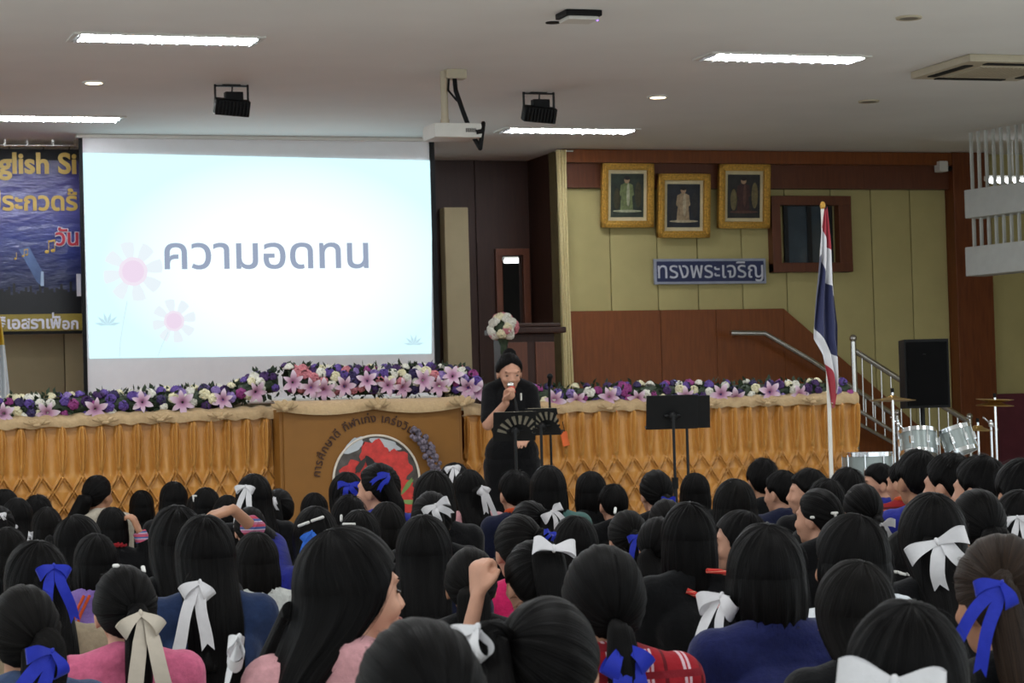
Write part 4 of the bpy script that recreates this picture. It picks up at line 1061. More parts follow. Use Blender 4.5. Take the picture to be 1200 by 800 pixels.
# ------------------------------------------------------------------ people
HC = Vector((0, .03, .735))                     # head centre of a seated figure whose crown is at .85 m
def rotz(v, a): return Vector((v[0] * math.cos(a) - v[1] * math.sin(a), v[0] * math.sin(a) + v[1] * math.cos(a), v[2]))
def add_head(b, c, yaw, pitch=0.0, k=1.0):
    """head, face, ears and neck as overlapping solids round c"""
    Rm = Matrix.Rotation(yaw, 3, 'Z') @ Matrix.Rotation(pitch, 3, 'X'); eu = Rm.to_euler()
    def P(x, y, z): return c + Rm @ Vector((x, y, z)) * k
    def E(x, y, z, rx_, ry_, rz_, u=20, v=14): b.sph(P(x, y, z), (rx_ * k, ry_ * k, rz_ * k), rot=tuple(eu), u=u, v=v)
    E(0, -.008, .014, .071, .088, .090); E(0, .028, -.02, .060, .062, .075); E(0, .036, -.066, .045, .045, .042); E(0, .062, -.093, .020, .016, .015)
    E(0, .074, .018, .046, .013, .012)
    for s in (-1, 1):
        E(s * .034, .062, -.034, .022, .020, .022); E(s * .0715, -.004, -.018, .009, .020, .031); E(s * .0755, -.012, -.012, .0055, .013, .022)
        E(s * .013, .094, -.034, .008, .008, .007)
    b.cap(P(0, .081, .008), P(0, .100, -.030), .0065 * k, .0105 * k)
    E(0, .088, -.056, .020, .008, .0055); E(0, .086, -.067, .018, .008, .006)
    b.cap(P(0, -.018, -.05), Vector((c.x, c.y - .045 * k, c.z - .175 * k)), .047 * k, .054 * k)
def add_hand(b, wrist, direction, palm_n, k=1.0, curl=.5, grip=None):
    """palm, four bent fingers and a thumb leaving the side of the palm"""
    d = Vector(direction).normalized(); n_ = Vector(palm_n); n_ = (n_ - d * n_.dot(d)).normalized(); s = d.cross(n_)
    w_ = Vector(wrist)
    pc = w_ + d * .045 * k
    for q in (-.028, -.010, .010, .028):
        b.cap(w_ + d * .012 * k + s * q * .7 * k, w_ + d * .082 * k + s * q * k, .013 * k, .0115 * k)
    for q, ln in ((-.030, .062), (-.010, .076), (.010, .072), (.030, .055)):
        p = w_ + d * .084 * k + s * q * k; a = 0; r_ = .0092 * k
        for seg, f in enumerate((.42, .33, .25)):
            a += curl * (1.0 if seg else .7); dd = d * math.cos(a) + n_ * math.sin(a); p2 = p + dd * ln * f * k; b.cap(p, p2, r_, r_ * .9); p = p2; r_ *= .9
    if curl > 1: b.sph(pc + d * .015 * k + n_ * .024 * k, .033 * k)
    p = w_ + d * .025 * k - s * .034 * k; dd = (d * .75 - s * .55 + n_ * .45).normalized(); p2 = p + dd * .036 * k; b.cap(p, p2, .0125 * k, .0105 * k)
    dd = (d * .75 + s * .25 + n_ * .7).normalized(); b.cap(p2, p2 + dd * .03 * k, .0102 * k, .008 * k)
# seated with the knees drawn up and the arms round them
HIP, KNEE, ANK = Vector((.072, .0, .105)), Vector((.078, .195, .40)), Vector((.062, .175, .055))
SHO, ELB, WRI = Vector((.140, -.01, .568)), Vector((.160, .075, .305)), Vector((.070, .245, .27))
def arm_pts(s, pose):
    if pose.get(s): return [Vector(p) for p in pose[s]]
    f = lambda v: Vector((s * v.x, v.y, v.z)); return [f(SHO), f(ELB), f(WRI)]
RAISE_L = {-1: [(-.140, -.01, .568), (-.130, .200, .700), (-.300, .060, .850)]}     # arm held out sideways
FIST_L = {-1: [(-.140, -.01, .568), (-.225, .10, .40), (-.155, .06, .700)]}       # hand up beside the head
CUFF_R = {1: [(.140, -.01, .568), (.235, -.03, .47), (.135, -.04, .715)]}        # hand up to the ear
POSES = {'rest': {}, 'out': RAISE_L, 'fist': FIST_L, 'cuff': CUFF_R}
_cache = {}
def body_mesh(yaw, pose='rest', fine=False):
    key = ('body', yaw, pose, fine)
    if key in _cache: return _cache[key]
    b = B(); add_head(b, HC, math.radians(yaw))
    b.sph((0, .0, .15), (.135, .10, .12)); b.sph((0, -.005, .39), (.118, .085, .20)); b.cap((-.108, -.012, .555), (.108, -.012, .555), .048, .048)
    for s in (-1, 1):
        b.cap((0, -.02, .62), (s * .102, -.014, .58), .038, .034)
        h, kn, an = (Vector((s * v.x, v.y, v.z)) for v in (HIP, KNEE, ANK))
        b.cap(h, kn, .068, .048); b.cap(kn, an, .046, .031); b.cap(an + Vector((0, .01, -.025)), an + Vector((s * .01, .115, -.03)), .028, .020)
        p = arm_pts(s, POSES[pose]); b.cap(p[0], p[1], .040, .031); b.cap(p[1], p[2], .030, .021)
        d = (p[2] - p[1]).normalized()
        if pose == 'out' and s < 0: add_hand(b, p[2], (-.9, .1, -.25), (0, .3, -1), 1.0, .55)
        elif pose == 'cuff' and s > 0: add_hand(b, p[2], d, (-.9, .4, .1), .95, .9)
        elif pose == 'fist' and s < 0: add_hand(b, p[2], (.1, .1, 1), (.9, .3, .1), 1.0, 1.25)
        else: add_hand(b, p[2], d, (-s * .3, -1, -.2), .9, .5)
    me = blob(b, 'body', 'skin', .0055 if fine else .0075, 3, .5 if fine else .3); _cache[key] = me; return me
def shirt_mesh(pose='rest', hood=False, bulk=1.0):
    key = ('shirt', pose, hood, bulk)
    if key in _cache: return _cache[key]
    b = B(); q = .012 * bulk
    b.sph((0, .0, .15), (.150 + q, .112 + q, .135)); b.sph((0, -.006, .39), (.130 + q, .095 + q, .215)); b.cap((-.106, -.014, .552), (.106, -.014, .552), .054 + q, .054 + q)
    b.cap((-.06, -.02, .25), (.06, -.02, .25), .105, .105); b.cap((-.05, -.03, .46), (.05, -.03, .46), .095, .095)
    for s in (-1, 1):
        b.cap((s * .02, -.03, .612), (s * .102, -.016, .578), .042 + q * .6, .042 + q)
        p = arm_pts(s, POSES[pose]); cut = p[1].lerp(p[2], .45 if POSES[pose].get(s) and pose != 'cuff' else .84)
        b.cap(p[0], p[1], .050 + q, .042 + q); b.cap(p[1], cut, .041 + q, .031 + q * .6)
    # collar
    for k in range(16):
        a = 2 * math.pi * k / 16; b.sph((.047 * math.cos(a), -.019 + .046 * math.sin(a), .622 + .010 * math.sin(-a)), (.016, .016, .020), u=8, v=6)
    if hood:
        for k in range(9):
            a = math.radians(200 + 140 * k / 8); b.sph((.105 * math.cos(a), -.01 + .085 * math.sin(a), .628 - .02 * abs(math.cos(a))), (.045, .040, .042))
    me = blob(b, 'shirt', None, .009, 3, .3); me.materials.append(M['f_black']); _cache[key] = me; return me
def trousers_mesh():
    if 'tr' in _cache: return _cache['tr']
    b = B(); b.sph((0, .01, .125), (.150, .118, .122))
    for s in (-1, 1):
        h, kn, an = (Vector((s * v.x, v.y, v.z)) for v in (HIP, KNEE, ANK)); b.cap(h, kn, .080, .059); b.cap(kn, an + Vector((0, 0, .03)), .058, .046)
    me = blob(b, 'trousers', 'f_trousers', .011, 3, .3); _cache['tr'] = me; return me

# hair, grown on an ellipsoid round the head centre
HR = np.array([.0835, .1015, .1085]); HO = np.array([0, -.008, .008])
def hair_limit(phi):   # lowest elevation the hair reaches, phi degrees from the face
    return np.interp(phi, [0, 38, 58, 74, 90, 104, 122, 150, 180], [33, 28, 8, -12, -10, -24, -42, -52, -54])
def parted_limit(phi):   # swept back from a centre parting, down over the temples
    return np.interp(phi, [0, 6, 30, 50, 66, 78, 90, 104, 122, 150, 180], [43, 41, 31, 16, -2, -16, -18, -26, -42, -52, -54])
def boy_limit(phi):
    return np.interp(phi, [0, 38, 58, 74, 88, 100, 122, 150, 180], [26, 24, 8, -8, 4, -4, -36, -46, -48])
def nz1(n, r, freqs, amp):
    a = np.linspace(0, 2 * np.pi, n, endpoint=False); o = np.zeros(n)
    for f in freqs: o += np.sin(a * f + r.random() * 6.28) * (.6 + .8 * r.random())
    return o / len(freqs) * amp
def ell_r(d): return 1 / np.sqrt(((d / HR) ** 2).sum(-1))
class HairB:
    def __init__(s): s.V, s.F, s.UV = [], [], []
    def add(s, V, Fc, UV):
        k = sum(len(v) for v in s.V); s.V.append(np.asarray(V, float)); s.UV.append(np.asarray(UV, float)); s.F += [tuple(q + k for q in f) for f in Fc]
    def mesh(s, mat): return np_mesh('hair', np.concatenate(s.V), s.F, mat, True, np.concatenate(s.UV))
def cap_strands(pole, n, m_, limit, r, thick=1.0, groove=.004, stop=None):
    """strand points from the pole out over the head: (n, m_, 3), with the last elevation reached"""
    pole = np.array(pole, float); pole /= np.linalg.norm(pole)
    e1 = np.cross(pole, [1, 0, 0]); e1 /= np.linalg.norm(e1); e2 = np.cross(pole, e1)
    az = np.linspace(0, 2 * np.pi, n, endpoint=False)
    tt = np.linspace(0, np.pi * .98, 260)
    D = (np.cos(tt)[None, :, None] * pole + np.sin(tt)[None, :, None] * (np.cos(az)[:, None, None] * e1 + np.sin(az)[:, None, None] * e2))
    el = np.degrees(np.arcsin(np.clip(D[..., 2], -1, 1))); ph = np.degrees(np.abs(np.arctan2(D[..., 0], D[..., 1])))
    lim = limit(ph)
    if stop is not None: lim = np.where(ph > stop[0], np.maximum(lim, stop[1]), lim)
    out = el < lim; out[:, 0] = False
    idx = np.where(out.any(1), out.argmax(1), len(tt) - 1); tm = tt[np.maximum(idx, 2)]
    f = np.linspace(0, 1, m_)
    T = tm[:, None] * f[None, :]
    D = (np.cos(T)[..., None] * pole + np.sin(T)[..., None] * (np.cos(az)[:, None, None] * e1 + np.sin(az)[:, None, None] * e2))
    g = nz1(n, r, (9, 17, 23, 31), groove)[:, None] * np.sin(np.pi * np.clip(f, .04, .9))[None, :] ** .5
    R_ = ell_r(D) * thick * (1 - .10 * np.clip((f - .86) / .14, 0, 1)[None, :] * (0 if stop is not None else 1)) + g
    endphi = ph[np.arange(n), np.maximum(idx, 2)]
    return D * R_[..., None] + HO, endphi, az, D
def strays(hb, P, r, count, off=.004, wd=.0007):
    n, m_, _ = P.shape
    for _ in range(count):
        i = r.integers(n); a, c = sorted(r.random(2)); a, c = int(a * (m_ - 1)), int(c * (m_ - 1))
        if c - a < 4: continue
        j = (i + r.integers(-1, 2)) % n
        f = np.linspace(0, 1, c - a + 1)[:, None]; pts = P[i, a:c + 1] * (1 - f) + P[j, a:c + 1] * f
        ctr = np.array([0, -.01, 0]); nd = pts - ctr; nd[:, 2] *= .3; nd /= np.linalg.norm(nd, axis=1, keepdims=True) + 1e-6
        pts = pts + nd * (off * (.4 + r.random()) * np.sin(np.pi * f * (.6 + .4 * r.random())))
        tg = np.gradient(pts, axis=0); sd = np.cross(tg, nd); sd /= np.linalg.norm(sd, axis=1, keepdims=True) + 1e-9
        w_ = wd * (1 - .7 * f); V = np.stack([pts - sd * w_, pts + sd * w_], 1).reshape(-1, 3)
        u0_ = r.random(); hb.add(V, [(2 * k, 2 * k + 1, 2 * k + 3, 2 * k + 2) for k in range(len(pts) - 1)], np.stack([np.full(len(V), u0_), np.repeat(f[:, 0], 2)], 1))
def tail(hb, pts, radii, r, n=26, flat=(1, 1), groove=.10, strands=14):
    pts = np.array(pts, float); L = len(pts); f = np.linspace(0, 1, L)
    fine = np.linspace(0, 1, 26); C = np.stack([np.interp(fine, f, pts[:, k]) for k in range(3)], 1)
    for _ in range(3): C[1:-1] = (C[:-2] + 2 * C[1:-1] + C[2:]) / 4
    R_ = np.interp(fine, np.linspace(0, 1, len(radii)), radii); tg = np.gradient(C, axis=0); tg /= np.linalg.norm(tg, axis=1, keepdims=True)
    sd = np.cross(tg, [0, 1, .15]); sd /= np.linalg.norm(sd, axis=1, keepdims=True); nn = np.cross(sd, tg)
    a = np.linspace(0, 2 * np.pi, n, endpoint=False); g = 1 + nz1(n, r, (4, 7, 9, 11), groove)
    P = C[:, None] + R_[:, None, None] * g[None, :, None] * (np.cos(a)[None, :, None] * sd[:, None] * flat[0] + np.sin(a)[None, :, None] * nn[:, None] * flat[1])
    P[-4:] += r.normal(0, .004, (1, n, 3)) * np.linspace(0, 1, 4)[:, None, None]
    V = P.reshape(-1, 3); uv = np.stack([np.tile(np.arange(n) / n * .4, 26), np.repeat(fine, n)], 1)
    hb.add(np.concatenate([V, C[-1:] + tg[-1:] * .01, C[:1]]), grid_faces(26, n, True) + [((25 * n + k), 25 * n + (k + 1) % n, 26 * n) for k in range(n)] + [(k, 26 * n + 1, (k + 1) % n) for k in range(n)], np.concatenate([uv, [[0, 1], [0, 0]]]))
    Q = np.transpose(P, (1, 0, 2)); strays(hb, Q, r, strands, .005)
def hair_mesh(style, seed, tie=None, length=None, mat='hair', side=0, detail=1.0, front=66, limit=None):
    """tie: direction of the bow from the head centre, in head space"""
    r = np.random.default_rng(seed); hb = HairB(); n, m_ = 84, 22
    def closecap(P, uvs): hb.add(P.reshape(-1, 3), [(j * m_ + i, j * m_ + i + 1, ((j + 1) % n) * m_ + i + 1, ((j + 1) % n) * m_ + i) for j in range(n) for i in range(m_ - 1)], uvs)
    base_uv = lambda nn_, mm_: np.stack([np.repeat(np.arange(nn_) / nn_, mm_), np.tile(np.linspace(0, .5, mm_), nn_)], 1)
    if style in ('pony', 'bun', 'braid', 'low'):
        t = np.array(tie if tie is not None else (0, -.9, -.25), float); t /= np.linalg.norm(t)
        t[1] = min(t[1], -.35); el = math.asin(np.clip(t[2] / np.linalg.norm(t), -1, 1)); 
        if el < math.radians(-32): h_ = math.hypot(t[0], t[1]); t[2] = -h_ * math.tan(math.radians(32))
        P, _, _, _ = cap_strands(t, n, m_, limit or hair_limit, r, 1.0, .0035); closecap(P, base_uv(n, m_)); strays(hb, P, r, int(60 * detail), .006)
        t /= np.linalg.norm(t); p0 = t * ell_r(t) * .96 + HO; out = np.array([t[0], t[1], max(-.3, t[2])]) ; out /= np.linalg.norm(out)
        L = length or .26; sw = side * .12
        if style == 'pony':
            q = p0 + out * .035; yb = min(q[1] - .005, -.150)
            tail(hb, [p0, q + [0, 0, .004], [q[0] + sw * .2, q[1] - .012, q[2] - .05], [q[0] * .9 + sw * .6, min(yb, q[1]) , q[2] - L * .55], [q[0] * .8 + sw, yb - .008, q[2] - L]], [.017, .024, .030, .030, .012], r, flat=(1.15, .8))
        elif style == 'low':
            q = p0 + out * .02; tail(hb, [p0, q, [q[0] + sw * .3, min(-.125, q[1]), q[2] - .06], [q[0] + sw, -.165, q[2] - L]], [.03, .04, .042, .022], r, flat=(1.25, .75))
        elif style == 'bun':
            c = p0 + out * .022; nb = 24; V = []
            for i in range(14):
                e = -math.pi / 2 + math.pi * i / 13
                for j in range(nb):
                    a = 2 * math.pi * j / nb; rr_ = .042 * (1 + .07 * math.sin(a * 5 + 9 * e)); V.append(c + rr_ * np.array([math.cos(e) * math.cos(a), .8 * math.cos(e) * math.sin(a), .9 * math.sin(e)]))
            hb.add(V, grid_faces(14, nb, True), np.stack([np.tile(np.arange(nb) / nb, 14) * .3, np.repeat(np.linspace(0, 1, 14), nb)], 1))
        else:
            q = p0 + out * .012; k = 11; b_ = L / k
            for i in range(k):
                for s in (-1, 1):
                    c = np.array([q[0] + s * .012, -.135 - .02 * min(1, i / 3) if i > 1 else q[1], q[2] - b_ * (i + .5 * (s > 0))]); rad = .024 * (1 - .5 * i / k); V = []
                    for e_ in range(9):
                        e = -math.pi / 2 + math.pi * e_ / 8
                        for j in range(12):
                            a = 2 * math.pi * j / 12; v_ = np.array([rad * math.cos(e) * math.cos(a), .8 * rad * math.cos(e) * math.sin(a), rad * 1.35 * math.sin(e)]); cs, sn = math.cos(s * .6), math.sin(s * .6)
                            V.append(c + [v_[0] * cs - v_[2] * sn, v_[1], v_[0] * sn + v_[2] * cs])
                    hb.add(V, grid_faces(9, 12, True), np.stack([np.tile(np.arange(12) / 12, 9) * .2, np.repeat(np.linspace(0, 1, 9), 12)], 1))
    elif style == 'boy':
        P, _, az, D = cap_strands((.1, -.3, .95), n, m_, boy_limit, r, 1.02, .0025)
        tuft = (np.sin(az * 5 + seed)[:, None] * np.sin(np.linspace(0, 9, m_))[None, :] + np.sin(az * 29 + 2 * seed)[:, None]) * .0012
        P = P + (P - HO) * (tuft / .1)[..., None]; closecap(P, base_uv(n, m_)); strays(hb, P, r, int(240 * detail), .009, .0011)
    else:
        bob = style == 'bob'; stop = (front + 4, -6)
        P, ep, az, D = cap_strands((0.04 * math.sin(seed), -.30, .95), n, m_, hair_limit, r, 1.02, .0035, stop)
        closecap(P, base_uv(n, m_)); K = 20; E_ = P[:, -1]
        phi = np.degrees(np.arctan2(E_[:, 0], E_[:, 1])); hang = np.abs(phi) > front
        zend = -(length or (.135 if bob else .36)) + nz1(n, r, (5, 13, 27, 39), .012 if bob else .03)
        k = np.linspace(0, 1, K)[None, :]
        sidef = np.clip((np.abs(phi) - 66) / 40, 0, 1)[:, None]; long_end = -.185 - .03 * r.random()
        ze = zend[:, None] * np.ones((n, 1))
        if not bob: ze = np.where(sidef < .55, np.maximum(ze, -.16), ze)
        Z = E_[:, 2:3] + (ze - E_[:, 2:3]) * k
        drop = np.clip((E_[:, 2:3] - Z) / .20, 0, 1); sm_ = drop * drop * (3 - 2 * drop)
        if bob:
            sc_ = 1 + .05 * np.sin(np.pi * k) - .16 * k ** 3; X = E_[:, 0:1] * sc_; Y = (E_[:, 1:2] + .01) * sc_ - .01
        else:
            xt = E_[:, 0:1] * .92 + side * .05; yt = np.where(np.abs(phi)[:, None] > 100, -.158 - .010 * np.cos(np.radians(phi))[:, None] ** 2, -.10 - .055 * sidef); yt = np.minimum(yt, -.04)
            X = E_[:, 0:1] * (1 - sm_) + xt * sm_; Y = E_[:, 1:2] * (1 - sm_) + yt * sm_
        g = nz1(n, r, (11, 19, 29, 37), .006)[:, None] * np.sin(np.pi * .5 * np.clip(k * 2, 0, 1)); nrm = np.sqrt(X ** 2 + (Y + .01) ** 2) + 1e-6
        X = X * (1 + g / nrm); Y = Y + (Y + .01) * g / nrm
        Cn = np.stack([X, Y, Z], -1); ok = [j for j in range(n)]
        uv = np.stack([np.repeat(np.arange(n) / n, K), np.tile(np.linspace(.5, 1, K), n)], 1)
        Fc = [(j * K + i, j * K + i + 1, ((j + 1) % n) * K + i + 1, ((j + 1) % n) * K + i) for j in range(n) if hang[j] and hang[(j + 1) % n] for i in range(K - 1)]
        # close the underside so the hair is a solid body
        cen = np.array([[0, -.05 if bob else -.11, float(np.mean(Z[hang, -1])) + .03]]); V = np.concatenate([Cn.reshape(-1, 3), cen])
        Fc += [(j * K + K - 1, ((j + 1) % n) * K + K - 1, n * K) for j in range(n) if hang[j] and hang[(j + 1) % n]]
        hb.add(V, Fc, np.concatenate([uv, [[0, 1]]]))
        full = np.concatenate([P, Cn[:, 1:]], 1)[hang]; strays(hb, full, r, int(90 * detail), .008)
        if style == 'half' and tie is not None:
            t = np.array(tie); t /= np.linalg.norm(t); p0 = t * ell_r(t) * 1.0 + HO
            tail(hb, [p0 * .98, p0 + t * .012 + [0, 0, -.02], [p0[0], min(p0[1] - .012, -.12), p0[2] - .12], [p0[0], -.172, p0[2] - .26]], [.018, .026, .030, .02], r, flat=(1.5, .45), strands=8)
    return hb.mesh(mat)

# ribbons
def ribbon(V, F, pts, widths, wdir):
    k = len(V)
    for p, w_, d in zip(pts, widths, wdir): d = Vector(d).normalized(); V.append(tuple(Vector(p) - d * w_ / 2)); V.append(tuple(Vector(p) + d * w_ / 2))
    for i in range(len(pts) - 1): F.append((k + 2 * i, k + 2 * i + 1, k + 2 * i + 3, k + 2 * i + 2))
def bow_mesh(kind, seed):
    """bow in the XZ plane seen from -Y, knot at the origin, nominal loop length 5 cm"""
    R_ = random.Random(seed); V, F = [], []
    L, w_, T, droop, spread, tw = dict(wide=(.055, .036, .07, .10, .35, .026), tails=(.042, .028, .15, .5, .22, .024), flat=(.050, .040, .0, -.02, .3, .03),
                                       big=(.070, .044, .09, .15, .4, .034), small=(.026, .020, .03, .2, .4, .014), loop=(.035, .016, .06, 1.1, .2, .014), drape=(.052, .034, .19, .75, .17, .032))[kind]
    for s in (-1, 1):
        a = droop + R_.uniform(-.18, .18); l_ = L * R_.uniform(.88, 1.12); pts, ws, ds = [], [], []
        for i in range(19):
            f = i / 18; x = l_ * (math.sin(math.pi * f) ** .75); y = -.010 - .55 * w_ * math.sin(2 * math.pi * f) * (.7 if kind != 'flat' else .4)
            z = .004 * math.sin(3 * math.pi * f); dx_, dz_ = s * (x * math.cos(a)), -x * math.sin(a) * 1.0 + z
            pts.append((dx_, y, dz_)); ws.append(w_ * (.30 + .70 * math.sin(math.pi * f) ** .8)); ds.append((s * math.sin(a), .10 * math.cos(2 * math.pi * f), math.cos(a)))
        ribbon(V, F, pts, ws, ds)
        if T:
            t_ = T * R_.uniform(.8, 1.15); pts, ws, ds = [], [], []; sp_ = spread * R_.uniform(.7, 1.3)
            for i in range(15):
                f = i / 14; pts.append((s * (.004 + math.sin(sp_) * t_ * f) + .004 * math.sin(5 * f + seed), -.006 - .012 * math.sin(3.2 * f), -math.cos(sp_) * t_ * f)); ws.append(tw * (.35 + .65 * min(1, f * 3.5))); ds.append((math.cos(sp_), .25 * math.sin(4 * f + seed), s * math.sin(sp_)))
            k = len(V); ribbon(V, F, pts, ws, ds)
            # swallow-tail end
            e0, e1 = Vector(V[-2]), Vector(V[-1]); mid = (e0 + e1) / 2; dn = (Vector(pts[-1]) - Vector(pts[-2])).normalized()
            q = len(V); V += [tuple(e0 + dn * tw * .55), tuple(e1 + dn * tw * .55)]
            V.append(tuple(mid)); F += [(q - 2, q + 2, q), (q + 2, q - 1, q + 1)]
    kn = len(V); rk = w_ * .25
    for i in range(9):
        e = -math.pi / 2 + math.pi * i / 8
        for j in range(12):
            a = 2 * math.pi * j / 12; V.append((rk * .55 * math.cos(e) * math.cos(a), -.008 + rk * .6 * math.cos(e) * math.sin(a), rk * math.sin(e)))
    F += [tuple(q + kn for q in f) for f in grid_faces(9, 12, True)]
    return np_mesh('bow', V, F)
BOWS = {}
def bow(kind, variant):
    key = (kind, variant % 3)
    if key not in BOWS: BOWS[key] = bow_mesh(kind, variant % 3 + 1); BOWS[key].materials.append(M['white_ribbon'])
    return BOWS[key]
RIB = dict(w='white_ribbon', c='cream_ribbon', b='blue_ribbon', s='sky_ribbon')

HW = dict(pony=.168, low=.170, half=.176, long=.180, bob=.182, boy=.172, bun=.168, braid=.168)
